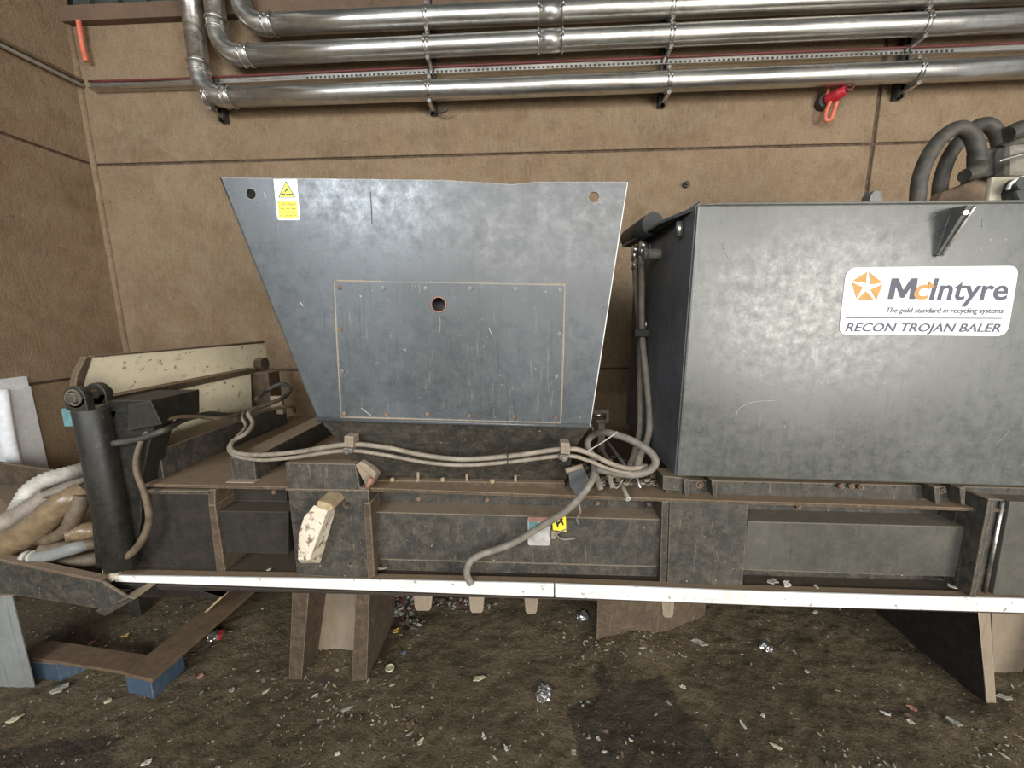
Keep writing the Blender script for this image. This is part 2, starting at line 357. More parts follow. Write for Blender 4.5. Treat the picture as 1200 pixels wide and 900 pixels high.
def bracket(xpx, ytop, ybot, pipes, label):
    p = W(xpx, ybot, YW-.03); zt_ = W(xpx, ytop, YW-.03).z
    t_ = thing('pipe_bracket', (p.x, YW, p.z), label, 'bracket', 'pipe brackets on the back wall')
    mb = MB(); X = p.x
    mb.box(X-.022, X+.022, YW-.012, YW, p.z, zt_); mb.box(X-.022, X-.017, YW-.05, YW-.012, p.z, zt_); mb.box(X+.017, X+.022, YW-.05, YW-.012, p.z, zt_)
    mb.box(X-.017, X-.010, YW-.055, YW-.05, p.z, zt_); mb.box(X+.010, X+.017, YW-.055, YW-.05, p.z, zt_)
    mb.build('strut', 'dark_steel', t_)
    for _, L in pipes:
        c_ = at_x(L, X); d = (L[2]-L[1]).normalized()
        mb = MB()
        for s_ in (-.011, .011): mb.torus(c_+d*s_, d, RP+.004, .0035)
        mb.tube([c_-d*.011, c_+d*.011], RP+.004, 24)
        r_ = mb.build('pipe_clamp', 'galvanised', t_)
        for s_ in (-1, 1):
            mb = MB(); e = c_+Vector((.004, -.02 if s_ < 0 else 0, s_*(RP+.016))); mb.box(e.x-.011, e.x+.011, e.y-.004, YW-.05, e.z-.009, e.z+.009); mb.nut(e+Vector((0, -.004, 0)), (0, -1, 0), .013, .009); mb.build('clamp_bolt', 'steel', r_)
    return t_
bracket(262, 95, 143, [P3], 'short black strut bracket under the elbow of the lowest pipe')
br = bracket(508, 2, 134, [P1, P2, P3], 'black strut bracket behind the pipes above the hopper, with a hook at its foot')
h = W(512, 130, YW-.06); mb = MB(); mb.tube([h, h+Vector((.02, -.01, -.015)), h+Vector((.06, -.02, -.01)), h+Vector((.075, -.02, .012))], .009, 8); mb.build('hook', 'dark_steel', br)
bracket(775, -10, 125, [P1, P2, P3], 'black strut bracket behind the pipes, right of the hopper')
bracket(1052, -10, 116, [P1, P2, P3], 'black strut bracket behind the pipes above the nameplate box')
# cable tray and cables
TR = [(106, 101), (220, 97.5), (560, 82), (920, 67.5), (1260, 54)]
L = [W(x, y, YW-.05) for x, y in TR]; hgt = .02
t_ = thing('cable_tray', (L[0].x, YW, L[0].z), 'narrow perforated grey metal cable tray along the back wall', 'cable tray')
mb = MB()
for a, c_ in zip(L[:-1], L[1:]): mb.prism([a+Vector((0, 0, -hgt)), c_+Vector((0, 0, -hgt)), c_+Vector((0, 0, hgt)), a+Vector((0, 0, hgt))], (0, .006, 0)); mb.prism([a+Vector((0, -.02, -hgt)), c_+Vector((0, -.02, -hgt)), c_+Vector((0, -.02, -hgt+.004)), a+Vector((0, -.02, -hgt+.004))], (0, .065, 0))
mb.build('tray', 'galvanised', t_)
mb = MB(); mb.mat('ink_black'); x = W(360, 88, YW-.05).x
while x < W(1120, 60, YW-.05).x:
    c_ = at_x(L, x); mb.box(c_.x-.007, c_.x+.007, YW-.0525, YW-.049, c_.z-.012, c_.z+.006); x += .03
o = mb.build('slots', None, t_); tag(o, 'dark slots in the tray', None, None, 'stuff')
mb = MB(); mb.tube([p+Vector((0, -.006, hgt+.006)) for p in L], .007, 8, 4); tag(mb.build('red_cable', 'red_cable'), 'dark red cable lying along the top of the back wall cable tray', 'cable')
LS = [S(-60, 18, XL+.03), S(0, 49, XL+.03), S(50, 74, XL+.03), S(104, 101, XL+.03)]
mb = MB(); mb.tube([p+Vector((0, 0, .014)) for p in LS], .012, 8, 3); tag(mb.build('wall_cable', 'hose_brown'), 'dark brown cable running down the left wall to the corner, upper of two', 'cable')
mb = MB(); mb.tube([p+Vector((0, 0, -.018)) for p in LS], .013, 8, 3); tag(mb.build('wall_conduit', 'hose_taupe'), 'brown conduit on the left wall directly beneath the dark brown cable', 'conduit')
mb = MB(); mb.tube([W(92, 24, YW-.05), W(96, 50, YW-.05), W(101, 72, YW-.05)], .014, 10, 3, 60); tag(mb.build('red_tube', 'salmon_plastic'), 'short bright red ribbed tube upright in the top left wall corner', 'tube')
for i in range(16):
    c_ = at_x(L, L[0].x+.25+i*.34)
mb = MB(); p = W(803, 217, YW); mb.cyl(p, p+Vector((0, -.03, 0)), .02, 12); mb.cyl(p+Vector((0, -.03, 0)), p+Vector((0, -.045, 0)), .011, 10)
tag(mb.build('wall_bolt', 'dark_steel'), 'dark bolt stub in the back wall between hopper and nameplate box', 'bolt')
# red wall valve
c_ = W(962, 122, YW); t_ = thing('wall_valve', (c_.x, YW, c_.z-.1), 'small red hanging valve with curled handle below the lowest pipe', 'valve')
mb = MB(); mb.cyl(c_, c_+Vector((0, -.05, 0)), .045, 14); mb.build('back_plate', 'dark_steel', t_, .004)
mb = MB(); mb.tube([c_+Vector((-.0, -.04, .0)), c_+Vector((.04, -.09, .012)), c_+Vector((.06, -.12, .02))], [.03, .035, .026], 14); mb.build('valve_body', 'red_plastic', t_)
mb = MB(); mb.cyl(c_+Vector((.0, -.05, .01)), c_+Vector((-.002, -.05, .14)), .011, 8); mb.build('inlet', 'salmon_plastic', t_)
mb = MB(); e = c_+Vector((.01, -.07, -.02)); mb.tube([e, e+Vector((-.02, 0, -.06)), e+Vector((-.015, 0, -.105)), e+Vector((.015, 0, -.10)), e+Vector((.03, 0, -.05)), e+Vector((.04, 0, 0))], .0115, 10); mb.build('pull_loop', 'salmon_plastic', t_)
mb = MB(); e = c_+Vector((.075, -.12, .05)); mb.torus(e, (.2, -1, .1), .034, .009, 18, 5.2); mb.build('handle', 'red_cable', t_)
# ------------------------------------------------------------------ the baling machine
YH = 1.45
bal = thing('baling_machine', (.1, 1.9, .0), 'long dark grey metal baling machine with white edged base along the back wall', 'machine')
bal.location = (.1, 1.9, 0)
YBK = 2.55
def part(mb, name, mat=None, parent=bal, bevel=.003, cuts=None, label=None):
    o = mb.build(name, mat, parent, bevel, cuts)
    if label: o['label'] = label
    return o
zdeck = W(260, 570, YH-.02).z
# hull core behind the side details
def hull_poly(pts): return pts
mb = MB(); mb.px([(128, 575), (784, 588), (1290, 604), (1290, 702), (640, 680), (128, 668)], YH+.125, YBK)
hull = part(mb, 'hull', 'dirty_shade_paint')  # dark colour also carries the shade of the gap behind the lip
# deck (top plate) of the left part, and lip
mb = MB(); mb.prism([W(150, 567, YH-.02), W(345, 571, YH-.02), W(434, 572, YH-.02), W(434, 576, YH-.02), W(150, 570.5, YH-.02)], (0, YBK-YH+.02, 0))
part(mb, 'deck_plate', 'leg_paint')
mb = MB(); mb.prism([W(434, 572, YH-.02), W(790, 585, YH-.02), W(1290, 600, YH-.02), W(1290, 604, YH-.02), W(790, 588.5, YH-.02), W(434, 576, YH-.02)], (0, .14, 0))
part(mb, 'side_flange', 'leg_paint')
# top channel web right under lip
mb = MB(); mb.px([(250, 571), (336, 573), (336, 600), (250, 600)], YH+.095, YH+.13)
mb.px([(252, 599), (338, 600), (338, 650), (256, 647)], YH+.004, YH+.13)
part(mb, 'side_channel', 'dirty_shade_paint')
mb = MB(); mb.px([(244, 592), (252, 592), (264, 670), (254, 672)], YH-.01, YH+.13); mb.px([(244, 574), (252, 574), (252, 592), (244, 592)], YH-.01, YH+.13); part(mb, 'rib', 'leg_paint')
# far left end plate
mb = MB(); mb.px([(122, 572), (247, 573), (258, 668), (130, 666)], YH+.005, YH+.13); part(mb, 'end_plate', 'dirty_shade_paint')
mb = MB(); mb.px([(120, 574), (247, 576), (247, 580), (120, 578)], YH-.01, YH+.13); part(mb, 'end_plate_lip', 'hull_paint')
# centre-left plate
mb = MB(); mb.px([(334, 542), (416, 544), (422, 572), (432, 574), (437, 678), (348, 674)], YH-.035, YH+.13)
cuts = []
for (x, y, r_) in ((407, 592, .013), (411, 662, .009)):
    q = MB(); p = W(x, y, YH-.035); q.cyl(p+Vector((0, -.05, 0)), p+Vector((0, .07, 0)), r_, 14); cuts.append(q)
part(mb, 'pivot_plate', 'hull_paint', cuts=cuts)
mb = MB(); mb.px([(334, 573), (432, 574.5), (432, 576.5), (334, 575.5)], YH-.042, YH-.03); part(mb, 'pivot_plate_lip', 'hull_paint')
# corner weld bead and post edges
mb = MB(); mb.px([(426, 590), (434, 590), (439, 676), (431, 678)], YH-.045, YH+.05); part(mb, 'rib', 'leg_paint')
# middle bay
mb = MB(); mb.px([(434, 573), (784, 583), (784, 612), (434, 604)], YH+.095, YH+.13)
part(mb, 'upper_web', 'hull_paint')
mb = MB(); mb.px([(436, 600), (780, 609), (778, 664), (438, 655)], YH+.004, YH+.13); part(mb, 'side_channel', 'hull_paint')
mb = MB(); mb.px([(438, 655), (778, 664), (778, 676), (438, 668)], YH+.02, YH+.13); part(mb, 'lower_web', 'hull_paint')
mb = MB(); mb.px([(776, 588), (784, 588), (781, 688), (773, 687)], YH-.015, YH+.13); part(mb, 'rib', 'hull_paint')
# right centre plate
mb = MB(); mb.px([(785, 587), (877, 589), (870, 690), (782, 688)], YH-.02, YH+.13); part(mb, 'cover_plate', 'hull_paint')
# right bay
mb = MB(); mb.px([(877, 586), (1170, 595), (1160, 620), (877, 612)], YH+.10, YH+.13); part(mb, 'upper_web', 'hull_paint')
mb = MB(); mb.px([(876, 611), (1153, 618), (1140, 677), (870, 667)], YH+.0, YH+.13); part(mb, 'side_channel', 'bay_paint')
mb = MB(); mb.px([(870, 667), (1140, 676), (1136, 702), (868, 692)], YH+.06, YH+.13); part(mb, 'lower_web', 'hull_paint')
# rib and right end panel
mb = MB(); mb.px([(1159, 585), (1166, 585), (1143, 701), (1137, 700)], YH-.06, YH+.13); mb.px([(1164, 585), (1178, 586), (1155, 703), (1141, 702)], YH-.012, YH+.13); part(mb, 'rib', 'hull_paint')
mb = MB(); mb.tube([W(1175, 588, YH-.02), W(1153, 700, YH-.02)], .006, 8); part(mb, 'pipe_line', 'galvanised', bevel=0)
mb = MB(); mb.px([(1184, 588), (1300, 592), (1275, 712), (1163, 703)], YH-.03, YH+.13); part(mb, 'cover_plate', 'bay_paint')
# base ledge and white edge rail
mb = MB(); mb.px([(128, 668), (640, 682), (1290, 701), (1290, 706), (640, 686), (128, 673)], YH-.02, YBK); part(mb, 'base_plate', 'dirty_shade_paint')  # darkened in colour to stand in for shade in the ledge recess
mb = MB(); mb.px([(134, 674), (400, 678.5), (649, 684), (900, 693.5), (1290, 704.5), (1290, 709), (900, 698), (649, 689), (400, 683), (134, 678)], YH-.05, YH-.01); part(mb, 'edge_angle', 'leg_paint')
mb = MB()
for seg in ([(134, 675), (400, 679), (649, 684.5), (649, 700), (400, 691), (134, 682)], [(650.5, 684.6), (900, 694), (1290, 705), (1290, 721), (900, 710), (650.5, 700.2)]): mb.px(seg, YH-.056, YH-.045)
part(mb, 'edge_rail', 'rail_white', label='white painted edge rail')
mb = MB(); mb.px([(119, 666), (131, 670), (131, 682), (121, 682)], YH-.07, YH-.03); part(mb, 'rail_end_tab', 'cream_white')
mb = MB(); mb.px([(128, 684), (640, 701), (1290, 721), (1290, 723), (640, 702), (128, 690)], YH-.05, YBK); part(mb, 'hull_underside', 'dirty_shade_paint')
# curved white hook bracket
mb = MB(); mb.loft([W(x, y, YH-.11) for x, y in ((368, 592), (384, 598), (362, 658), (349, 656), (350, 625), (356, 606))], [W(x, y, YH-.03) for x, y in ((372, 590), (394, 597), (376, 660), (352, 660), (353, 628), (360, 607))])
part(mb, 'lifting_hook', 'hook_white', label='white painted curved hook')
mb = MB(); mb.px([(372, 587), (387, 591), (391, 597), (386, 600), (370, 594)], YH-.125, YH-.03); part(mb, 'hook_cap', 'tan', bevel=.004)
# small bolts along the side
for (x, y) in ((491, 584), (571, 585), (700, 589), (760, 590), (322, 576), (935, 593)):
    mb = MB(); p = W(x, y, YH+.095); mb.nut(p, (0, -1, 0), .010, .008); part(mb, 'side_bolt', 'bolt_rusty', bevel=0)
# gussets and nuts under the box
mb = MB(); mb.px([(780, 562), (1290, 574), (1290, 601), (780, 587)], YH+.035, YH+.1); part(mb, 'box_seat', 'hull_paint')
mb = MB(); mb.px([(777, 558), (800, 560), (800, 576), (777, 574)], YH+.0, YH+.09); part(mb, 'seat_block', 'hull_paint')
for x in (804, 837, 1098, 1128):
    y = 562+(x-800)*.03; mb = MB(); mb.px([(x-3, y), (x+4, y), (x+3, y+20), (x-1, y+20)], YH-.015, YH+.06); part(mb, 'gusset', 'hull_paint')
for (x, y) in ((820, 568), (1103, 574)):
    mb = MB(); p = W(x, y, YH+.035); mb.torus(p, (0, 1, 0), .013, .004); mb.nut(p, (0, -1, 0), .009, .01); part(mb, 'seat_nut', 'bolt_rusty', bevel=0)
for x in (874, 895, 917, 939, 961, 1026, 1048, 1182):
    mb = MB(); p = W(x, 566+(x-870)*.026, YH+.035); mb.cyl(p, p+Vector((0, -.0015, 0)), .005, 10); part(mb, 'hole_dot', 'ink_black', bevel=0)  # black discs painting the dark of a row of holes
for (x, y) in ((983, 569), (1006, 570), (995, 569)):
    mb = MB(); p = W(x, y, YH+.03); mb.nut(p, (.2, -1, .1), .010, .012); part(mb, 'seat_nut', 'bolt_rusty', bevel=0)
# hopper -----------------------------------------------------------------
YF = 1.30
HO = [(258, 208), (300, 208.5), (520, 211), (600, 216), (628, 213), (736, 213), (692, 500), (372, 491)]
mb = MB(); mb.px(HO, YF, YF+.008)
cuts = []
for (x, y, r_) in ((294, 227, .016), (696, 231, .016), (514, 357, .0235)):
    q = MB(); p = W(x, y, YF); q.cyl(p+Vector((0, -.05, 0)), p+Vector((0, .06, 0)), r_, 20); cuts.append(q)
hop = part(mb, 'hopper', 'hopper_paint', bevel=0, cuts=cuts)
mb = MB(); mb.tube([W(735.5, 213.5, YF), W(718, 325, YF), W(691.5, 499, YF)], .0016, 6, 3); part(mb, 'bare_edge', 'rail_white', hop, 0, label='pale bare metal right edge')
mb = MB(); mb.tube([W(258.5, 208.5, YF), W(315, 348, YF), W(372, 490, YF)], .0022, 6, 3); part(mb, 'bare_edge', 'dark_steel', hop, 0)
A = [W(x, y, YF+.004) for x, y in ((259, 209), (736, 214), (691, 500), (373, 491))]
NK = [(372, 491), (692, 500), (668, 532), (660, 562), (430, 560), (399, 519)]
def back(p, q, Y): return Vector((p.x*.96, Y, p.z))
b0 = [A[0]+Vector((.02, 0, 0)), A[1]+Vector((-.02, 0, 0)), A[2], A[3]]
b1 = [Vector((v.x+(.10 if i in (0, 3) else -.10), 2.15, v.z)) for i, v in enumerate(b0)]
def sheet(name, q, th, par, mat='hopper_paint'):
    n_ = (q[1]-q[0]).cross(q[2]-q[0]).normalized()*th; m_ = MB(); m_.prism(q, n_); return part(m_, name, mat, par, 0)
sheet('left_sheet', [b0[0]+Vector((.004, .006, -.004)), b1[0], b1[3], b0[3]+Vector((.004, .006, 0))], .008, hop)
sheet('right_sheet', [b0[1]+Vector((0, .006, -.004)), b1[1], b1[2], b0[2]+Vector((-.004, .006, 0))], .008, hop)
sheet('back_sheet', [b1[0], b1[1], b1[2], b1[3]], .008, hop)
# lower throat, sloping back under the fold
YN = YH+.09
top = [W(373, 491, YF+.002), W(692, 500, YF+.002)]
m1 = [W(396, 517, YF+.08), W(672, 527, YF+.08)]
bot = [W(424, 563, YN), W(664, 566, YN)]
mb = MB()
F = [mb.bm.verts.new(p) for p in (top[0], top[1], m1[1], bot[1], bot[0], m1[0])]
Bk = [mb.bm.verts.new(Vector((p.x, 2.15, p.z))) for p in (top[0], top[1], m1[1], bot[1], bot[0], m1[0])]
mb.face([F[0], F[1], F[2], F[5]]); mb.face([F[5], F[2], F[3], F[4]]); mb.face([Bk[0], Bk[5], Bk[2], Bk[1]]); mb.face([Bk[5], Bk[4], Bk[3], Bk[2]])
for i in range(6): j = (i+1) % 6; mb.face([F[i], F[j], Bk[j], Bk[i]])
throat = part(mb, 'hopper_throat', 'hull_paint', bal, .004)
mb = MB(); p0 = W(372, 491, YF-.002); p1 = W(691, 499.5, YF-.002); mb.tube([p0, p1], .008, 8); part(mb, 'fold', 'hopper_paint', hop, 0)
# throat flange with upright studs
mb = MB(); mb.px([(441, 563), (662, 566), (662, 573), (441, 569)], YH+.045, YH+.10); part(mb, 'throat_flange', 'leg_paint')
for x, y in ((490, 553), (547, 555), (604, 557)):
    mb = MB(); p = W(x, y+12, YH+.055); q = W(x, y, YH+.055); mb.cyl(p, q, .006, 8); mb.cyl(p, p.lerp(q, .25), .011, 6); part(mb, 'stud', 'dusty_paint', bevel=0)
for x, y in ((460, 563), (519, 563), (577, 565)):
    mb = MB(); p = W(x, y, YH+.045); mb.nut(p, (0, -.6, .8), .010, .008); part(mb, 'flange_bolt', 'tan', bevel=0)
# broken left throat corner: dusty wedge and salmon peg
mb = MB(); mb.px([(416, 545), (424, 541), (440, 560), (436, 568), (430, 572)], YH-.03, YH+.03); part(mb, 'throat_bracket', 'dusty_paint')
mb = MB(); mb.px([(422, 541), (430, 545), (441, 555), (438, 561), (430, 553), (420, 544)], YH-.05, YH-.02); part(mb, 'weld_bead', 'dusty_paint')
mb = MB(); mb.tube([W(436, 560, YH-.05), W(430, 571, YH-.05)], .010, 8); part(mb, 'peg', 'scrap_pink', bevel=0, label='pinkish rusty peg')
# bolted access cover
YC = YF-.005
mb = MB(); mb.px([(392, 330), (520, 331), (662, 334), (657, 495.5), (400, 488)], YC, YF)
q = MB(); p = W(514, 357, YC); q.cyl(p+Vector((0, -.05, 0)), p+Vector((0, .06, 0)), .0225, 24)
cov = part(mb, 'access_cover', 'cover_paint', hop, 0, [q])
mb = MB()
for pts in ([(392, 329), (430, 330), (470, 331), (530, 331.5), (600, 333), (662, 333.5)], [(662, 334), (660, 420), (657, 495)], [(400, 489), (520, 492), (657, 496)], [(392, 330), (395, 400), (400, 488)]):
    mb.tube([W(x, y+random.uniform(-.5, .5), YF-.001) for x, y in pts], .0032, 6, 4)
part(mb, 'weld_seam', 'dusty_paint', hop, 0, label='pale rusty weld seam')
for x, y in ((398, 337), (449, 337.5), (499, 338), (551, 338), (604, 339), (656, 340), (399, 386), (401, 435), (404, 484), (453, 485), (501, 485), (550, 487), (602, 488), (651, 489), (655, 391), (652, 441)):
    mb = MB(); p = W(x, y, YC); mb.nut(p, (0, -1, 0), .0072, .004); part(mb, 'cover_bolt', 'bolt_rusty' if y > 480 or x < 400 else 'cover_paint', hop, 0)
mb = MB(); p = W(514, 357, YC-.001); mb.torus(p, (0, 1, 0), .0245, .0022); part(mb, 'sight_hole_rim', 'scrap_pink', hop, 0)
mb = MB(); p = W(514, 357, YF+.05); mb.cyl(p, p+Vector((0, .004, 0)), .05, 16); part(mb, 'sight_hole_dark', 'ink_black', hop, 0)  # black disc added behind the hole to paint its dark inside
for k, (pts, r_, m_) in enumerate((([(352, 291), (370, 295), (394, 303)], .0022, 'sheet_grey'), ([(434, 225), (435, 240), (436, 262)], .0014, 'ink_black'), ([(463, 237), (463, 247)], .0012, 'ink_black'), ([(310, 226), (312, 233)], .0022, 'rail_white'), ([(514, 368), (516, 377), (515, 391)], .0016, 'scrap_pale'), ([(352, 354), (355, 359)], .0018, 'rail_white'), ([(573, 384), (577, 394)], .0014, 'rail_white'), ([(423, 478), (435, 487)], .0014, 'rail_white'))):
    mb = MB(); mb.tube([W(x, y, (YC if 395 < x < 655 and y > 330 else YF)-.0002) for x, y in pts], r_, 6, 5, 0, .4); part(mb, 'scuff', m_, hop, 0)
# warning label
YL = YF-.0015
mb = MB(); mb.mat('label_white'); mb.px([(320.5, 210), (348, 210), (351.5, 256), (350, 258), (327, 258), (325, 256)], YL, YF)
mb.mat('ink_black'); mb.px([(335, 211.5), (346.3, 231.5), (326, 231.5)], YL-.0004, YL)
mb.mat('label_yellow'); mb.px([(335, 213.6), (344.6, 230.6), (327.6, 230.6)], YL-.0008, YL-.0003)
mb.mat('ink_black'); mb.px([(329.5, 226.5), (334, 226.5), (334, 228.6), (329.5, 228.6)], YL-.0012, YL-.0007); mb.px([(335, 227), (343, 227), (343.5, 229.4), (335, 229.4)], YL-.0012, YL-.0007)
mb.px([(333, 224.5), (336, 220.5), (337, 221.5), (334.5, 225.3)], YL-.0012, YL-.0007); mb.px([(336.3, 221), (338.6, 224.8), (337.8, 225.4), (335.8, 222.2)], YL-.0012, YL-.0007)
mb.mat('label_yellow'); mb.px([(325, 235), (347.5, 235), (349.8, 256.2), (327, 256.2)], YL-.0004, YL)
text_into(mb, 'Crush Hazard', [(326, 240.6), (347, 240.6), (346.8, 237), (325.8, 237)], YL-.0009, 'ink_black')
for s_, yy in (('Keep clear when', 245.4), ('the machine is', 249.6), ('in operation', 253.6)): text_into(mb, s_, [(327.5, yy), (347.6, yy), (347.4, yy-2.6), (327.3, yy-2.6)], YL-.0009, 'ink_black')
part(mb, 'warning_label', None, hop, 0, label='yellow and white crush hazard warning label')
# press box --------------------------------------------------------------
YB = 1.40
TL, TR_, BR, BL = (818, 240), (1290, 236), (1290, 573), (793, 558)
f0 = [W(x, y, YB) for x, y in (TL, TR_, BR, BL)]
zt_b = f0[0].z; zb_b = f0[3].z
YBB = 2.15
mb = MB(); mb.prism([W(818, 240, YB), W(1290, 236, YB), W(1290, 573, YB), W(793, 558, YB)], (0, YBB-YB, 0))
pbx = part(mb, 'press_box', 'box_paint', bevel=.006)
mb = MB(); p = f0[0]; q = f0[3]; mb.prism([p+Vector((-.003, .012, 0)), p+Vector((-.003, YBB-YB, 0)), q+Vector((-.003, YBB-YB, 0)), q+Vector((-.003, .012, 0))], (.003, 0, 0)); part(mb, 'side_skin', 'dark_side_paint', pbx, 0)
# top rim and the sloping side lid
mb = MB(); mb.px([(822, 240), (1290, 236.5), (1290, 233), (840, 237.5)], YB-.004, YB+.05); part(mb, 'top_rim', 'box_paint', pbx)
mb = MB(); a = f0[0]
mb.prism([a+Vector((0, .015, -.012)), a+Vector((-.06, .2, -.015)), a+Vector((-.075, YBB-YB, -.01)), a+Vector((.02, YBB-YB, .01)), a+Vector((.02, .015, .01))], (0, 0, .012)); part(mb, 'side_flange', 'dark_side_paint', pbx)
mb = MB(); mb.tube([a+Vector((-.04, .35, .02)), a+Vector((-.04, .75, .035))], .045, 14); part(mb, 'rubber_roll', 'rubber', pbx, 0, label='black rolled rubber flap')
mb = MB(); e = a+Vector((.0, .10, -.03)); mb.cyl(e+Vector((-.02, 0, 0)), e+Vector((-.02, .0, -.05)), .012, 8); part(mb, 'hinge_pin', 'steel', pbx, 0)
mb = MB(); mb.px([(1019, 238), (1021, 228), (1025, 223), (1033, 223), (1036, 238)], YB+.02, YB+.06); part(mb, 'rim_tab', 'box_paint', pbx)
# triangular lug on the front
mb = MB(); T0 = W(1141, 239, YB-.07); 
mb.loft([W(1116, 243, YB-.001), W(1124, 243, YB-.001), W(1101, 300, YB-.001), W(1093, 299, YB-.001)], [W(1134, 240, YB-.065), W(1143, 241, YB-.065), W(1104, 299.5, YB-.012), W(1099, 299.5, YB-.012)]); part(mb, 'lug', 'box_paint', pbx, .002)
mb = MB(); mb.tube([W(1143, 241, YB-.066), W(1125, 268, YB-.045), W(1103, 300, YB-.013)], .0045, 6); part(mb, 'lug_edge', 'galvanised', pbx, 0)
mb = MB(); mb.tube([W(1128, 250, YB-.05), W(1132, 249, YB-.062)], .007, 8); part(mb, 'lug_pin', 'steel', pbx, 0)
for k, (pts, r_) in enumerate((([(862, 493), (864, 482), (874, 474), (890, 470), (908, 470)], .0016), ([(1003, 500), (1008, 488), (1014, 478)], .0012), ([(1166, 521), (1176, 512), (1182, 505)], .002), ([(845, 285), (852, 300), (860, 312)], .0012), ([(1151, 257), (1150.5, 266)], .0016), ([(1097, 251), (1092, 254)], .002), ([(1144, 253), (1160, 246), (1172, 241)], .0010), ([(1010, 428), (1050, 427), (1075, 428)], .0008))):
    mb = MB(); mb.tube([W(x, y, YB-.0002) for x, y in pts], r_, 6, 5, 0, .4); part(mb, 'scuff', 'sheet_grey', pbx, 0)
# nameplate
YN2 = YB-.002
def rr(pts, rad, n=6):
    out = []; k = len(pts)
    for i in range(k):
        p, a_, b_ = Vector(pts[i]), Vector(pts[i-1]), Vector(pts[(i+1) % k]); u = (a_-p).normalized()*rad[i]; v = (b_-p).normalized()*rad[i]
        for j in range(n+1):
            s_ = j/n; out.append(tuple((p+u)*(1-s_)**2 + p*2*s_*(1-s_) + (p+v)*s_**2))
    return out
mb = MB(); mb.mat('label_white'); mb.px(rr([(992, 313.5), (1194.5, 311.5), (1180.5, 394), (983, 391.5)], [14, 12, 14, 9]), YN2, YB)
plate = part(mb, 'nameplate', None, bal, 0, label='white nameplate with gold pentagon logo and grey lettering')
mb = MB(); mb.mat('ink_gold'); cx, cy, rd = 1016.3, 336.5, 19.5
V5 = [Vector((cx+rd*math.cos(math.radians(-90+72*i+3)), cy+rd*.97*math.sin(math.radians(-90+72*i+3)))) for i in range(5)]
cI = [Vector((cx+4.6*math.cos(math.radians(-90+72*i+38)), cy+4.6*math.sin(math.radians(-90+72*i+38)))) for i in range(5)]
for i in range(5):
    a_, b_ = V5[i], V5[(i+1) % 5]; e = (b_-a_).normalized()
    q_ = [a_+e*1.4+ (cI[i]-a_).normalized()*.8, b_-e*.6, cI[(i+1) % 5], cI[i]+e*.6]
    q_ = [a_+e*1.3, b_-e*.7, cI[i]+e*1.2, ]
    mb.px([tuple(v) for v in q_], YN2-.0012, YN2)
part(mb, 'logo', None, plate, 0, label='gold pentagon logo cut by white lines')
mb = MB()
Yt = YN2-.0016
mb.mat('ink_grey'); mb.px([(1040.5, 350.5), (1045.5, 326), (1053, 326), (1058.8, 340), (1068.5, 326), (1076, 326), (1072.3, 350.5), (1065.6, 350.5), (1068, 336), (1059.5, 349), (1055.6, 349), (1050.3, 335), (1047.2, 350.5)], Yt-.0003, Yt)
text_into(mb, 'c', [(1070.5, 350.3), (1090, 350.3), (1091, 325), (1074, 325)], Yt-.0005, 'ink_gold', .2, .015)
text_into(mb, 'Intyre', [(1089, 350.8), (1181.5, 351), (1181.5, 326.5), (1090.5, 326)], Yt, 'ink_grey', .2, .015)
mb.mat('ink_gold'); mb.px([(1089, 329), (1096, 336), (1088.5, 338.5)], Yt-.001, Yt)
text_into(mb, 'The gold standard in recycling systems', [(1038.5, 366.4), (1176, 367), (1176.5, 360.7), (1039.5, 360.2)], Yt, 'ink_grey', .2, .012)
mb.mat('ink_grey'); mb.px([(991.5, 371.8), (1174.5, 372.4), (1174.3, 373.6), (991.3, 373)], Yt-.0003, Yt)
text_into(mb, 'RECON TROJAN BALER', [(990.5, 388.2), (1172, 388.8), (1174, 379.3), (992, 378.6)], Yt, 'ink_grey', .2, .012)
part(mb, 'lettering', None, plate, 0)
# small plates on the side channel
mb = MB(); mb.mat('plate_pale').px(rr([(618.5, 608), (645, 608.5), (645, 639.5), (618.5, 639)], [1, 1, 3, 3], 3), YH-.006, YH+.004); mb.mat('teal').px([(620, 611), (631, 611), (631, 621), (620, 621)], YH-.0068, YH-.006)
mb.mat('scrap_pink').px([(619, 606), (646, 606.5), (644, 613), (632, 611), (620, 612)], YH-.009, YH-.005)
part(mb, 'rating_plate', None, bal, 0, label='small pale rating plate')
mb = MB(); mb.mat('label_yellow').px([(647, 606), (663, 605.5), (663.5, 623), (648, 621)], YH-.003, YH+.004)
mb.mat('ink_black')
for q_ in ([(650, 607), (652, 607), (655, 618), (653, 618)], [(653, 613), (658, 607), (660, 608), (654, 616)], [(658, 607), (661, 615), (659.5, 616), (656.5, 609)]): mb.px(q_, YH-.0038, YH-.003)
part(mb, 'hazard_label', None, bal, 0, label='yellow hazard label')
mb = MB(); mb.px([(646, 624), (652, 624), (652, 632), (646, 632)], YH-.02, YH+.004); part(mb, 'junction_block', 'dusty_paint')
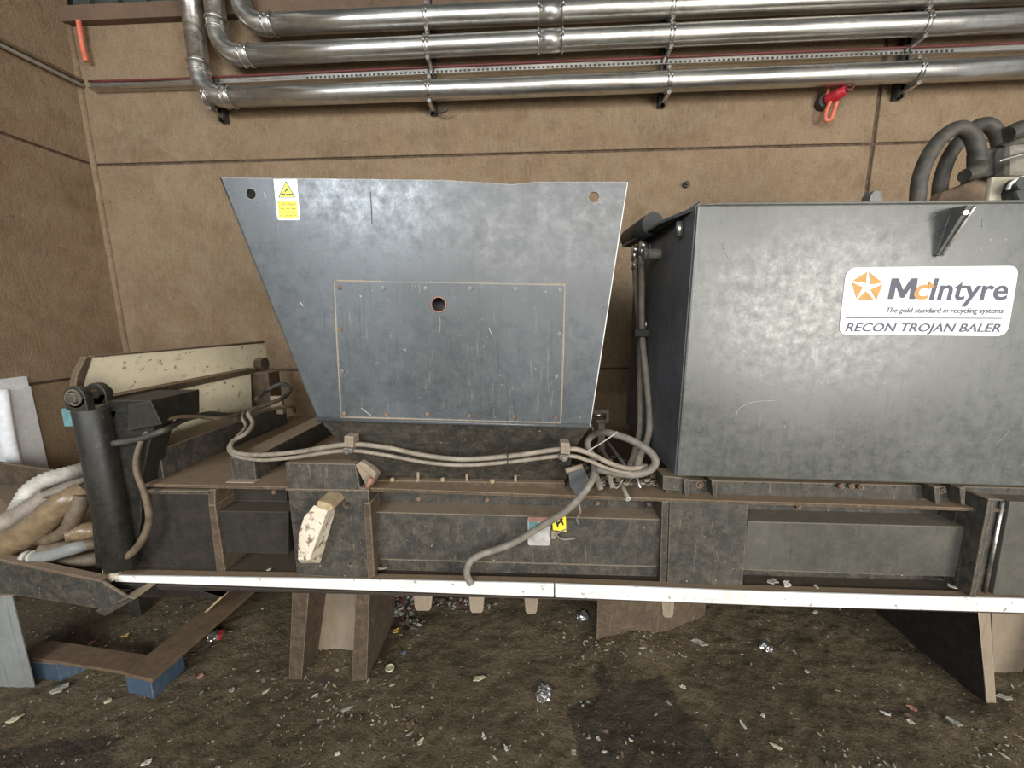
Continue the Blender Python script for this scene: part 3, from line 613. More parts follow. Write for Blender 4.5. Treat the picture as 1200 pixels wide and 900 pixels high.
# left end: channels on the deck --------------------------------------------
def beam(x_near_px, y_px, wdt, h_, y0, y1, mat, name='deck_beam'):
    p = W(x_near_px, y_px, y0); m_ = MB(); m_.box(p.x-wdt, p.x, y0, y1, zdeck, zdeck+h_)
    return part(m_, name, mat)
beam(192, 562, .13, .13, YH+.04, 2.35, 'hull_paint'); beam(300, 560, .10, .10, YH+.04, 2.45, 'hull_paint')
p = W(300, 560, YH+.04)
mb = MB(); q = W(332, 490, 2.25); mb.box(q.x-.07, q.x, 2.25, 2.28, zdeck+.09, zdeck+.2); part(mb, 'beam_tab', 'dusty_paint')
mb = MB(); q = W(200, 530, YH+.02); mb.box(p.x-.11, p.x+.01, YH+.01, YH+.05, zdeck, zdeck+.005); part(mb, 'weld_pad', 'dusty_paint')
# white end lid (faces +x), running back towards the wall
XE = W(105, 430, 1.56).x
def SX(x, y, dx=0): return S(x, y, XE+dx)
mb = MB(); mb.prism([SX(107, 419), SX(306, 401), SX(312, 408), SX(313, 428), SX(120, 468), SX(101, 462), SX(99, 445)], (-.02, 0, 0)); part(mb, 'end_lid', 'cream_white', label='cream painted end lid, chipped')
mb = MB(); mb.prism([SX(103, 419, -.02), SX(103, 417, -.02), SX(306, 399.5, -.02), SX(306, 402, -.02)], (.025, 0, 0)); mb.prism([SX(88, 458, .004), SX(90, 440, .004), SX(101, 418, .004), SX(109, 418, .004), SX(98, 452, .004), SX(98, 460, .004)], (-.028, 0, 0)); part(mb, 'lid_rim', 'leg_paint')
XE2 = XE+.05
mb = MB(); mb.prism([S(150, 462, XE2), S(294, 437, XE2), S(296, 486, XE2), S(150, 545, XE2)], (-.10, 0, 0)); part(mb, 'lid_body', 'cream_white', label='lower cream painted face of the end lid')
mb = MB(); mb.prism([S(122, 466, XE2+.01), S(300, 431, XE2+.01), S(300, 437, XE2+.01), S(122, 476, XE2+.01)], (-.08, 0, 0)); part(mb, 'lid_ledge', 'leg_paint')
mb = MB(); q = S(296, 437, XE2); mb.box(q.x-.08, q.x+.1, q.y, q.y+.12, q.z-.23, q.z+.0); part(mb, 'lid_end_block', 'leg_paint')
mb = MB(); q = S(312, 430, XE); mb.cyl((q.x-.04, q.y-.08, q.z+.03), (q.x+.05, q.y-.08, q.z+.03), .045, 14); part(mb, 'lid_hinge', 'leg_paint', bevel=0)
# vertical ram with its clevis
YR = 1.34
tpx, bpx = W(102, 482, YR), W(126, 668, YR); RR_ = .056
mb = MB(); ax = Vector((tpx.x-.047, YR+RR_, 0)); mb.cyl((ax.x, ax.y, bpx.z-.02), (ax.x, ax.y, tpx.z), RR_, 32)
ram = part(mb, 'ram_cylinder', 'ram_paint', bevel=.004)
mb = MB(); mb.cyl((ax.x, ax.y, tpx.z), (ax.x, ax.y, tpx.z+.012), RR_*.8, 24); part(mb, 'ram_cap', 'hull_paint', ram)
cz = tpx.z+.05
for dy in (-.05, .02):
    mb = MB(); y_ = ax.y+dy; mb.cyl((ax.x, y_, cz), (ax.x, y_+.028, cz), .042, 22); mb.box(ax.x-.042, ax.x+.042, y_, y_+.028, tpx.z, cz); part(mb, 'clevis_ear', 'ram_paint', ram)
mb = MB(); mb.cyl((ax.x, ax.y-.065, cz), (ax.x, ax.y+.07, cz), .02, 14); mb.torus((ax.x, ax.y-.052, cz), (0, 1, 0), .028, .004); part(mb, 'clevis_pin', 'hull_paint', ram, 0)
mb = MB(); mb.box(ax.x-.085, ax.x-.03, ax.y-.0, ax.y+.04, tpx.z+.02, tpx.z+.06); part(mb, 'lid_arm', 'cream_white', ram, .01)
# block behind the ram
mb = MB(); mb.px([(96, 482), (176, 480), (180, 500), (166, 560), (165, 610), (158, 655), (150, 668), (112, 668)], YH-.03, YH+.06); mb.px([(118, 470), (176, 469), (177, 500), (122, 505)], YH-.03, YH+.2); part(mb, 'ram_housing', 'ram_paint')
mb = MB(); mb.loft([W(x, y, YH-.05) for x, y in ((150, 474), (177, 470), (190, 497), (150, 505))], [W(x, y, YH+.12) for x, y in ((158, 470), (195, 466), (196, 492), (158, 500))]); part(mb, 'housing_block', 'dirty_shade_paint')
mb = MB(); mb.px([(71, 479), (86, 478), (86, 500), (75, 500)], YR+.22, YR+.26); part(mb, 'painted_tab', 'teal', label='pale teal painted tab')
# legs ---------------------------------------------------------------------
def down(p, z): return Vector((p.x, p.y, z))
zu = W(400, 698, YH-.05).z
def fin(x0, x1, ytop, y0, y1, name='leg', bx0=None, bx1=None, mat='leg_paint', yb=None):
    a, b_ = W(x0, ytop, y0), W(x1, ytop, y0); yb = yb if yb is not None else y0
    m_ = MB(); c0 = bx0 if bx0 is not None else a.x; c1 = bx1 if bx1 is not None else b_.x
    m_.loft([Vector((a.x, y0, a.z+.04)), Vector((b_.x, y0, b_.z+.04)), Vector((c1, yb, -.01)), Vector((c0, yb, -.01))],
            [Vector((a.x, y1, a.z+.04)), Vector((b_.x, y1, b_.z+.04)), Vector((c1, y1, -.01)), Vector((c0, y1, -.01))])
    return part(m_, name, mat, bal, .002)
gl = G(345, 797, .0); gr_ = G(422, 797, .0)
fin(344, 364, 694, YH-.02, YH+.38, 'leg', G(338, 797).x, G(353, 797).x, yb=gl.y); fin(418, 434, 696, YH-.02, YH+.38, 'leg', G(412, 798).x, G(430, 798).x, yb=gl.y)
a, b_ = W(364, 694, YH+.18), W(418, 696, YH+.18)
mb = MB(); mb.prism([Vector((W(356, 694, YH).x, YH+.16, zu+.03)), Vector((W(424, 694, YH).x, YH+.16, zu+.03)), Vector((G(418, 797).x, YH+.16, -.01)), Vector((G(346, 797).x, YH+.16, -.01))], (0, .02, 0)); part(mb, 'leg_web', 'dusty_paint', bevel=.002)
mb = MB(); mb.box(G(335, 800).x, G(440, 800).x, gl.y-.02, YH+.4, -.02, .006); part(mb, 'foot_plate', 'dirty_shade_paint')
A_ = [G(699, 753), G(770, 746), G(826, 722)]; mb = MB()
mb.prism([A_[0], A_[1], Vector((A_[1].x, A_[1].y, zu+.03)), Vector((A_[0].x, A_[0].y, zu+.03))], (0, .015, 0)); mb.prism([A_[1], A_[2], Vector((A_[2].x, A_[2].y, zu+.03)), Vector((A_[1].x, A_[1].y, zu+.03))], (0, .015, 0)); part(mb, 'leg', 'leg_paint', bevel=.002)
fin(1145, 1160, 716, YH-.01, YH+.85, 'leg', G(1156, 826).x, G(1166, 826).x, yb=G(1162, 826).y, mat='dirty_shade_paint')
yg = G(1162, 826).y
mb = MB(); mb.loft([W(1146, 716, YH-.014), W(1160, 716.5, YH-.014), Vector((G(1166, 826).x, yg-.004, 0)), Vector((G(1156, 826).x, yg-.004, 0))], [W(1146, 716, YH-.009), W(1160, 716.5, YH-.009), Vector((G(1166, 826).x, yg+.001, 0)), Vector((G(1156, 826).x, yg+.001, 0))]); part(mb, 'leg_edge', 'dusty_paint', bevel=0)
mb = MB(); mb.prism([Vector((W(1152, 716, YH).x, YH+.16, zu+.04)), Vector((W(1152, 716, YH).x+.6, YH+.16, zu+.04)), Vector((W(1152, 716, YH).x+.6, YH+.16, -.01)), Vector((G(1162, 826).x, YH+.16, -.01))], (0, .02, 0)); part(mb, 'leg_web', 'dusty_paint')
fin(1290, 1305, 720, YH-.01, YH+.6, 'leg', mat='leg_paint')
xr = W(150, 690, 1.8).x; mb = MB(); mb.box(W(215, 690, 2.1).x, W(340, 690, 2.1).x, 2.0, 2.05, -.01, zu+.05); part(mb, 'rear_skirt', 'dirty_shade_paint')
mb = MB(); mb.loft([W(150, 686, 1.6), W(235, 692, 1.6), W(260, 700, 1.6), W(160, 700, 1.6)], [W(175, 690, 1.8)+Vector((0,0,0)), W(260, 690, 1.8), Vector((W(260, 690, 1.8).x, 1.85, .15)), Vector((W(180, 690, 1.8).x, 1.85, .15))]); part(mb, 'discharge_chute', 'dirty_shade_paint')
for (x0, x1, yb) in ((484, 507, 716), (549, 568, 718.5), (614, 631, 720), (775, 791, 724)):
    mb = MB(); yt = 697+(x0-484)*.028; yy = YH+.03
    mb.px([(x0, yt-4), (x1, yt-4), (x1-2, yb-3), (x1-4, yb), (x0+4, yb), (x0+2, yb-3)], yy, yy+.02); part(mb, 'base_tab', 'dusty_paint')
# ------------------------------------------------------------------ hoses
def hose(name, pts, r, mat, label, cat='hose', group=None, rib=0, n=12, sq=1.0):
    m_ = MB(); m_.tube([W(x, y, Y) for x, y, Y in pts], r, n, 8, rib, sq); o = m_.build(name, mat); return tag(o, label, cat, group)
hg = 'hydraulic hoses on the machine'
HA = [(335, 452, 2.3), (318, 462, 2.2), (285, 470, 2.05), (262, 478, 1.95)]
hose('hydraulic_hose', [(300, 478, 1.9), (291, 484, 1.75), (296, 496, 1.68), (288, 508, 1.6), (272, 518, 1.54), (274, 529, 1.48), (300, 533, 1.42), (345, 530, 1.38), (405, 521, 1.30), (450, 524, 1.33), (500, 534, 1.34), (545, 538, 1.33), (600, 534, 1.31), (662, 526, 1.28), (690, 531, 1.29), (715, 543, 1.30), (738, 549, 1.32), (758, 546, 1.36)], .0088, 'hose_dusty', 'dusty hydraulic hose slung across the hopper throat, upper of the pair', 'hose', hg)
hose('hydraulic_hose', [(286, 482, 1.9), (284, 490, 1.75), (288, 500, 1.68), (278, 512, 1.6), (268, 524, 1.54), (276, 534, 1.47), (305, 539, 1.42), (345, 536, 1.38), (405, 528, 1.31), (450, 533, 1.335), (500, 542, 1.345), (545, 545, 1.335), (600, 541, 1.315), (662, 534, 1.29), (690, 540, 1.30), (712, 549, 1.31), (735, 554, 1.33), (756, 552, 1.37)], .0072, 'hose_dusty', 'thinner dusty hydraulic hose slung across the hopper throat, lower of the pair', 'hose', hg)
hose('hydraulic_hose', [(552, 684, YH-.06), (547, 672, YH-.06), (551, 658, YH-.055), (566, 649, YH-.045), (600, 637, YH-.04), (632, 618, YH-.06), (665, 597, YH-.09), (688, 572, YH-.08), (697, 552, YH-.02), (694, 535, YH+.03), (688, 520, YH+.06), (696, 509, YH+.05), (712, 507, YH), (740, 516, YH-.06), (762, 530, YH-.10), (768, 543, YH-.12), (757, 553, YH-.12), (735, 556, YH-.11), (700, 550, YH-.06)], .0135, 'hose_grey', 'thick grey hose looping beside the hopper and drooping to the white edge', 'hose', hg)
hose('hydraulic_hose', [(744, 303, 1.98), (745, 330, 1.98), (748, 370, 1.96), (750, 400, 1.94), (750, 450, 1.9), (750, 500, 1.82), (744, 530, 1.7), (735, 556, 1.6)], .014, 'hose_taupe', 'left hose of the pair running down the dark box side', 'hose', hg)
hose('hydraulic_hose', [(752, 300, 1.9), (752, 330, 1.9), (752, 370, 1.88), (753, 400, 1.86), (757, 440, 1.8), (761, 480, 1.74), (760, 510, 1.68), (750, 535, 1.6), (744, 560, 1.55)], .0145, 'hose_taupe', 'right hose of the pair running down the dark box side', 'hose', hg)
hose('hydraulic_hose', [(132, 520, 1.40), (165, 514, 1.41), (195, 503, 1.44), (215, 492, 1.6), (245, 485, 1.75), (275, 486, 1.9), (310, 475, 2.1), (332, 466, 2.2), (340, 456, 2.3), (330, 450, 2.35), (312, 458, 2.3), (300, 468, 2.2)], .0125, 'hose_black', 'black hose from the upright ram across the cream lid', 'hose', hg)
hose('hydraulic_hose', [(142, 655, 1.38), (154, 648, 1.385), (167, 632, 1.39), (175, 608, 1.395), (170, 580, 1.395), (160, 552, 1.395), (161, 530, 1.40), (170, 510, 1.42), (186, 496, 1.46), (206, 489, 1.52), (230, 488, 1.6), (260, 490, 1.7), (290, 482, 1.9), (330, 468, 2.1)], [.015, .015, .014, .013, .012, .0105, .0095, .009, .009, .009, .009, .009, .009, .009], 'hose_brown', 'tan hose arching from the muddy ram foot up over the deck', 'hose', hg)
hose('hydraulic_hose', [(275, 492, 1.85), (300, 484, 2.0), (340, 476, 2.2), (345, 482, 2.3)], .010, 'hose_brown', 'short brown hose behind the deck beams', 'hose', hg)
# hose clamps
for (x, y, Y, lab) in ((408, 520, 1.285, 'dusty metal hose clamp at the left corner of the hopper throat'), (662, 528, 1.26, 'dusty metal hose clamp at the right corner of the hopper throat')):
    t_ = thing('hose_clamp', W(x, y+12, Y), lab, 'clamp', 'hose clamps on the hopper throat')
    mb = MB(); mb.px([(x-5, y-9), (x+6, y-8), (x+6, y+5), (x-5, y+4)], Y-.005, Y+.045); mb.build('saddle', 'dusty_paint', t_, .004)
    mb = MB(); mb.px([(x-6, y+5), (x+5, y+6), (x+3, y+12), (x-7, y+11)], Y+.005, Y+.05); mb.build('bracket', 'hose_grey', t_, .004)
    mb = MB(); mb.nut(W(x-1, y+9, Y+.005), (0, -1, 0), .009, .008); mb.build('bolt', 'steel', t_)
p = W(752, 392, 1.86); t_ = thing('hose_clamp', p, 'dark clamp holding both hoses on the dark box side', 'clamp')
mb = MB(); mb.px([(744, 386), (762, 386), (762, 395), (744, 395)], 1.84, 1.90); mb.build('saddle', 'dark_steel', t_, .003)
mb = MB(); mb.cyl(W(757, 386, 1.86), W(757, 376, 1.86), .006, 8); mb.build('stud', 'steel', t_)
t_ = thing('cable_tie', W(594, 545, 1.31), 'black cable tie round the hose pair below the access cover', 'cable tie')
mb = MB(); mb.torus(W(595, 537.5, 1.31), (1, 0, 0), .020, .002, 20); mb.build('strap', 'ink_black', t_)
mb = MB(); q = W(594, 532, 1.285); mb.box(q.x-.003, q.x+.003, q.y-.003, q.y+.003, q.z-.004, q.z+.005); mb.build('head', 'ink_black', t_)
# fittings at the head of the box-side hoses
for (x, y, Y, k, lab) in ((744, 293, 1.98, 1, 'left bright elbow fitting atop the box side hoses'), (753, 288, 1.90, 1.1, 'right bright elbow fitting atop the box side hoses')):
    t_ = thing('hose_fitting', W(x, y+12, Y), lab, 'fitting', 'elbow fittings on the box side')
    c0 = W(x, y, Y); c1 = W(x, y+8, Y)
    mb = MB(); mb.tube([c0+Vector((0, 0, -.05)), c0+Vector((0, 0, .0))], .015*k, 6); mb.tube([c0+Vector((0, 0, -.09)), c0+Vector((0, 0, -.05))], .012*k, 12); mb.build('ferrule', 'steel', t_)
    mb = MB(); mb.tube([c0+Vector((-.012, 0, 0)), c0+Vector((.022, 0, 0))], .022*k, 6); mb.build('elbow_nut', 'steel', t_)
    mb = MB(); mb.tube([c0+Vector((.02, 0, 0)), c0+Vector((.05, 0, 0)), Vector((f0[3].x+.02, Y, c0.z))], .016*k, 10); mb.build('adaptor', 'hose_grey', t_)
mb = MB(); q = W(766, 298, 1.75); mb.cyl(q+Vector((-.03, 0, 0)), q+Vector((.05, 0, 0)), .022, 12); mb.cyl(q+Vector((-.03, 0, 0)), q+Vector((-.045, 0, 0)), .028, 6)
tag(mb.build('blanking_plug', 'hose_grey'), 'grey round plug on the dark box side right of the elbow fittings', 'plug')
# zip tail, wires and the small tube by the hopper foot
hose('cable_tie_tail', [(684, 531, 1.30), (700, 522, 1.30), (714, 513, 1.28), (723, 506, 1.27)], .0022, 'hose_pale', 'thin white cable tie tail crossing the hose loop', 'cable tie')
hose('loose_wire', [(684, 487, 1.9), (692, 497, 1.88), (698, 512, 1.85)], .004, 'hose_taupe', 'thin loose wire hanging behind the hopper edge', 'wire', 'loose wires behind the hopper')
hose('loose_wire', [(730, 562, 1.42), (722, 572, 1.40), (717, 560, 1.42), (728, 556, 1.42), (740, 544, 1.4)], .003, 'hose_taupe', 'thin twisted wire beside the small steel tube', 'wire')
hose('loose_wire', [(664, 620, YH-.02), (652, 626, YH-.03), (660, 632, YH-.03), (674, 631, YH-.02)], .0025, 'hose_taupe', 'pale bent wire right of the rating plate', 'wire')
hose('cord_tail', [(678, 590, YH-.09), (680, 600, YH-.08), (676, 608, YH-.06), (678, 614, YH-.03)], .0035, 'hose_taupe', 'frayed cord end hanging from the thick grey hose', 'cord')
t_ = thing('tube_end', W(735, 582, YH-.03), 'short grey steel tube poking out beside the hopper foot', 'tube')
mb = MB(); mb.tube([W(727, 565, YH), W(736, 584, YH-.05)], .0085, 12); mb.build('tube', 'hose_grey', t_)
mb = MB(); mb.tube([W(736, 584, YH-.05), W(736.6, 585.2, YH-.054)], .0105, 12); mb.build('tube_lip', 'hose_pale', t_)
mb = MB(); mb.tube([W(736.6, 585.2, YH-.0541), W(736.7, 585.4, YH-.0545)], .0055, 12); mb.build('tube_bore', 'ink_black', t_)
# tangle of bars, rubble in the gap between hopper and box (on the hull)
for i, (p0, p1, w_, m_, lab) in enumerate((((700, 520, 1.9), (728, 560, 1.6), .010, 'hose_taupe', 'slim bar leaning deep in the gap between hopper and box'),
        ((712, 518, 1.85), (738, 553, 1.6), .008, 'hose_grey', 'slim grey rod beside the leaning bar in the gap'),
        ((695, 548, 1.5), (704, 574, 1.46), .013, 'hose_grey', 'upright grey strut below the hose loop, left'), ((712, 552, 1.5), (718, 572, 1.46), .010, 'hose_taupe', 'upright strut below the hose loop, middle'),
        ((744, 552, 1.5), (750, 572, 1.46), .007, 'steel', 'bright narrow strut below the hose loop, right'), ((663, 552, 1.42), (682, 546, 1.44), .010, 'dusty_paint', 'short dusty bolt sticking out beside the right hose clamp'))):
    mb = MB(); mb.tube([W(*p0), W(*p1)], w_, 6); tag(mb.build('metal_bar', m_, None, .001), lab, 'bar')
mb = MB(); mb.px([(666, 553), (684, 548), (690, 562), (684, 580), (676, 583), (668, 570)], YH-.01, YH+.03); tag(mb.build('sheet_offcut', 'dark_side_paint', None, .003), 'blue grey sheet offcut wedged behind the thick hose', 'offcut')
def scrap(px_, py_, Y=None, size=.02, mat='scrap_white', asp=1.6, rot=0., thick=.15, name='scrap_piece', z=None, seed=0, curl=.3, tilt=0.):
    """a crumpled flake with real thickness lying where the photo shows it"""
    rnd = random.Random(seed+int(px_*7+py_)); p = G(px_, py_, z or 0) if Y is None else W(px_, py_, Y)
    if Y is None and z is None: p = G(px_, py_, fh(p.x, p.y)); p.z = fh(p.x, p.y)+size*thick*.4
    m_ = MB(); n = 12; ca, sa = math.cos(rot), math.sin(rot)
    top, bt = [], []
    ct = None
    for i in range(n):
        a = 2*PI*i/n; r_ = size*(.6+.75*rnd.random()); x, y = r_*asp*math.cos(a), r_*math.sin(a)
        zz = curl*size*(abs(math.cos(a))**2)*.8 + rnd.uniform(0, .45)*size
        v = Vector((x*ca-y*sa, x*sa+y*ca, zz)); top.append(m_.bm.verts.new(p+v+Vector((0, 0, size*thick)))); bt.append(m_.bm.verts.new(p+v*1.0))
    c1 = m_.bm.verts.new(p+Vector((0, 0, size*thick*(1.0+rnd.random())))); c2 = m_.bm.verts.new(p+Vector((0, 0, -.1*size)))
    mi = []
    for i in range(n):
        j = (i+1) % n; m_.face([top[i], top[j], c1]); m_.face([bt[j], bt[i], c2]); m_.face([top[j], top[i], bt[i], bt[j]])
    return m_.build(name, mat)
# actuator pin on its bracket behind the hopper
t_ = thing('pin_bracket', W(702, 498, 2.1), 'small bracket with a bright steel pin seen behind the hopper edge', 'bracket')
mb = MB(); mb.px([(694, 481), (714, 481), (714, 496), (698, 496), (698, 492), (710, 492), (710, 485), (694, 485)], 2.10, 2.14); mb.px([(701, 496), (709, 496), (709, 530), (701, 530)], 2.11, 2.14); mb.build('bracket', 'hose_grey', t_, .003)
mb = MB(); mb.cyl(W(694, 486.5, 2.08), W(710, 486.5, 2.08), .012, 12); mb.build('pin', 'steel', t_)
# ------------------------------------------------------------------ equipment on top of the box
ztop = zt_b
YV = 1.75
def WB(x, y, Y): return W(x, y, Y)
t_ = thing('suction_hose', (W(1080, 237, YV).x, YV, ztop), 'front black hose looping over the box top', 'hose', 'fat black hoses on the box top')
bz = W(1075, 237, YV); mb = MB(); P_ = [Vector((bz.x, YV, ztop))]+[W(x, y, YV) for x, y in ((1075, 237), (1078, 210), (1088, 183), (1105, 160), (1124, 150), (1139, 159), (1145, 178), (1146, 198))]; mb.tube(P_, .0265, 14, 8); mb.build('hose_loop', 'hose_black', t_)
mb = MB(); mb.tube([W(1146, 194, YV), W(1143, 202, YV-.02), W(1130, 206, YV-.03)], [.030, .030, .024], 12, 5); mb.build('end_elbow', 'hose_black', t_)
t_ = thing('suction_hose', (W(1104, 237, YV+.12).x, YV+.12, ztop), 'rear black hose looping over the box top', 'hose', 'fat black hoses on the box top')
mb = MB(); bz = W(1100, 237, YV+.12); P_ = [Vector((bz.x, YV+.12, ztop))]+[W(x, y, YV+.12) for x, y in ((1100, 237), (1103, 210), (1112, 184), (1126, 164), (1142, 149), (1157, 146), (1169, 158), (1173, 180))]; mb.tube(P_, .026, 14, 8); mb.build('hose_loop', 'hose_black', t_)
mb = MB(); mb.tube([W(1173, 178, YV+.12), W(1174, 190, YV+.12)], .035, 12); mb.build('end_ferrule', 'hose_grey', t_)
t_ = thing('valve_block', (W(1180, 237, YV).x, YV, ztop), 'dark hydraulic valve block standing on the box top', 'valve block')
mb = MB(); mb.prism([Vector((W(1104, 237, YV).x, YV+.06, ztop)), Vector((W(1230, 237, YV).x, YV+.06, ztop)), W(1230, 204, YV+.06), W(1140, 205, YV+.06), W(1140, 212, YV+.06), W(1122, 219, YV+.06), W(1106, 224, YV+.06)], (0, .05, 0)); mb.build('base_bracket', 'plate_brown', t_, .004)
mb = MB(); mb.px([(1150, 174), (1185, 172), (1184, 206), (1150, 207)], YV+.02, YV+.08); mb.build('block_body', 'dark_steel', t_, .008)
mb = MB(); mb.px([(1184, 168), (1240, 164), (1240, 206), (1184, 207)], YV-.03, YV+.08); mb.build('pump_body', 'hose_grey', t_, .02)
mb = MB(); mb.tube([W(1180, 158, YV+.08), W(1196, 152, YV+.08), W(1215, 150, YV+.08)], [.03, .035, .035], 12); mb.tube([W(1172, 177, YV+.1), W(1190, 166, YV+.1), W(1215, 160, YV+.1)], .026, 10); mb.build('fittings', 'hose_black', t_)
mb = MB(); mb.tube([W(1170, 189, YV-.06), W(1186, 184, YV-.06), W(1225, 174, YV-.06)], .006, 8); mb.build('bright_rod', 'steel', t_)
t_ = thing('control_box', (W(1190, 237, YV-.1).x, YV-.1, ztop), 'cream enclosure with a black connector on the box top', 'enclosure')
mb = MB(); mb.prism([Vector((W(1159, 237, YV-.12).x, YV-.12, ztop)), Vector((W(1240, 237, YV-.12).x, YV-.12, ztop)), W(1240, 205, YV-.12), W(1163, 207, YV-.12)], (0, .02, 0)); mb.build('enclosure', 'cream_box', t_, .006)
mb = MB(); q = W(1188, 227, YV-.12); mb.cyl(q, q+Vector((0, -.05, 0)), .045, 16); mb.cyl(q+Vector((-.04, -.02, .02)), q+Vector((-.04, -.06, .02)), .022, 12); mb.build('connector', 'ink_black', t_)
mb = MB(); mb.tube([W(1181, 222, YV-.16), W(1186, 214, YV-.17), W(1205, 206, YV-.17), W(1225, 204, YV-.17)], .006, 8); mb.build('white_cable', 'zip_white', t_)
# ------------------------------------------------------------------ left: tray of old hoses
def Wc(x, y, Y): p = W(x, y, Y); p.x = max(p.x, XL+.04); return p
XS0, XS1 = XL+.12, W(108, 668, 1.36).x
Y0, Y1 = 1.34, 1.95
zr = W(60, 669, Y0).z; zf = zr-.16
t_ = thing('scrap_tray', ((XS0+XS1)/2, 1.8, 0), 'open dark metal tray holding old hoses at the left end of the machine', 'tray')
mb = MB(); mb.prism([W(-60, 645, Y0), W(4, 657, Y0), W(75, 672, Y0), W(118, 681, Y0), W(150, 701, Y0), W(128, 716, Y0), W(85, 708, Y0), W(14, 697, Y0), W(-60, 694, Y0)], (0, .012, 0)); mb.build('front_side', 'hull_paint', t_, .003)
mb = MB(); mb.prism([W(-60, 644, Y0-.004), W(4, 656, Y0-.004), W(75, 671, Y0-.004), W(118, 680, Y0-.004), W(118, 682, Y0-.004), W(75, 673.5, Y0-.004), W(4, 658.5, Y0-.004), W(-60, 646.5, Y0-.004)], (0, .03, 0)); mb.build('front_rim', 'rust_paint', t_)
zb2 = W(30, 549, Y1).z
mb = MB(); mb.prism([Wc(-80, 538, Y1), W(60, 551.5, Y1), W(150, 560, Y1), W(150, 620, Y1), Wc(-80, 580, Y1)], (0, .02, 0)); mb.build('back_side', 'leg_paint', t_, .003)
mb = MB(); mb.loft([Wc(-200, 700, Y0+.012), W(118, 690, Y0+.012), W(118, 694, Y0+.012), Wc(-200, 705, Y0+.012)], [Wc(-120, 565, Y1), W(150, 585, Y1), W(150, 590, Y1), Wc(-120, 570, Y1)]); mb.build('tray_floor', 'rust_paint', t_)
mb = MB(); mb.prism([W(112, 716, Y0+.03), W(150, 700, Y0-.03), W(158, 702, Y0-.03), W(122, 722, Y0+.03)], (0, .1, 0)); mb.build('bent_corner', 'hull_paint', t_, .002)
for (x, y) in ((XL+.1, Y0+.1), (XL+.1, Y1-.1), (XS1-.4, Y1-.1)): mb = MB(); mb.box(x-.03, x+.03, y-.03, y+.03, -.02, zf-.04); mb.build('leg', 'dirty_shade_paint', t_, .003)
hs = 'old hoses heaped in the tray'
hose('old_hose', [(100, 551, 1.75), (80, 556, 1.68), (55, 563, 1.62), (37, 575, 1.58), (28, 590, 1.55), (22, 603, 1.5)], .036, 'hose_pale', 'pale corrugated hose arching highest over the tray heap', 'hose', hs, 42, 16)
hose('old_hose', [(-20, 622, 1.42), (10, 612, 1.46), (30, 602, 1.5), (50, 590, 1.54), (62, 580, 1.56)], .045, 'hose_taupe', 'greyish ribbed hose running off the left edge over the tray', 'hose', hs, 42, 16)
hose('old_hose', [(100, 562, 1.62), (80, 570, 1.58), (62, 577, 1.55), (48, 582, 1.52)], [.02, .032, .03, .022], 'hose_taupe', 'flattened taupe hose just beneath the pale arching one', 'hose', hs, 0, 14, .7)
hose('old_hose', [(-25, 650, 1.38), (10, 636, 1.39), (38, 622, 1.40), (60, 602, 1.42), (80, 586, 1.44), (98, 574, 1.48)], [.042, .05, .05, .048, .044, .036], 'hose_mud', 'fat mud brown ribbed hose lying diagonally across the tray', 'hose', hs, 40, 18)
hose('old_hose', [(42, 634, 1.40), (62, 630, 1.40), (80, 618, 1.41), (90, 598, 1.43), (97, 580, 1.45)], [.015, .022, .026, .03, .028], 'hose_brown', 'thin brown hose curled under the fat mud brown one', 'hose', hs)
hose('old_hose', [(76, 627, 1.40), (88, 624, 1.42), (106, 621, 1.44), (125, 618, 1.5)], [.028, .032, .032, .03], 'hose_mud', 'short glistening ribbed hose stub next to the ram', 'hose', hs, 42, 16)
hose('old_hose', [(50, 643, 1.40), (75, 640, 1.41), (105, 637, 1.43), (130, 634, 1.5)], .024, 'hose_brown', 'smooth brown hose above the grey flanged pipe', 'hose', hs)
hose('old_hose', [(55, 664, 1.40), (80, 660, 1.42), (110, 655, 1.45), (130, 652, 1.5)], [.012, .026, .03, .03], 'hose_brown', 'muddy hose lowest in the tray beneath the flanged pipe', 'hose', hs)
t_ = thing('flanged_pipe', W(60, 656, 1.39), 'grey green pipe piece with end flange lying in the tray', 'pipe')
mb = MB(); mb.tube([W(34, 654, 1.38), W(60, 650, 1.385), W(88, 642, 1.40), (W(104, 638, 1.43))], [.024, .025, .026, .02], 16); mb.build('pipe_body', 'sheet_grey', t_)
mb = MB(); mb.tube([W(30, 654.5, 1.378), W(36, 654, 1.38)], .031, 18); mb.tube([W(40, 653, 1.38), W(43, 652.6, 1.38)], .029, 18); mb.build('flange', 'hose_pale', t_)
# near grey sheet
YS = G(38, 806).y
mb = MB(); mb.loft([W(-40, 655, YS), W(3, 658, YS), W(40, 806, YS), W(-40, 818, YS)], [W(-40, 655, YS)+Vector((0, .006, 0)), W(3, 658, YS)+Vector((0, .006, 0)), W(40, 806, YS)+Vector((0, .006, 0)), W(-40, 818, YS)+Vector((0, .006, 0))])
tag(mb.build('metal_sheet', 'sheet_grey', None, .001), 'upright pale grey metal sheet cut by the bottom left frame edge', 'metal sheet')
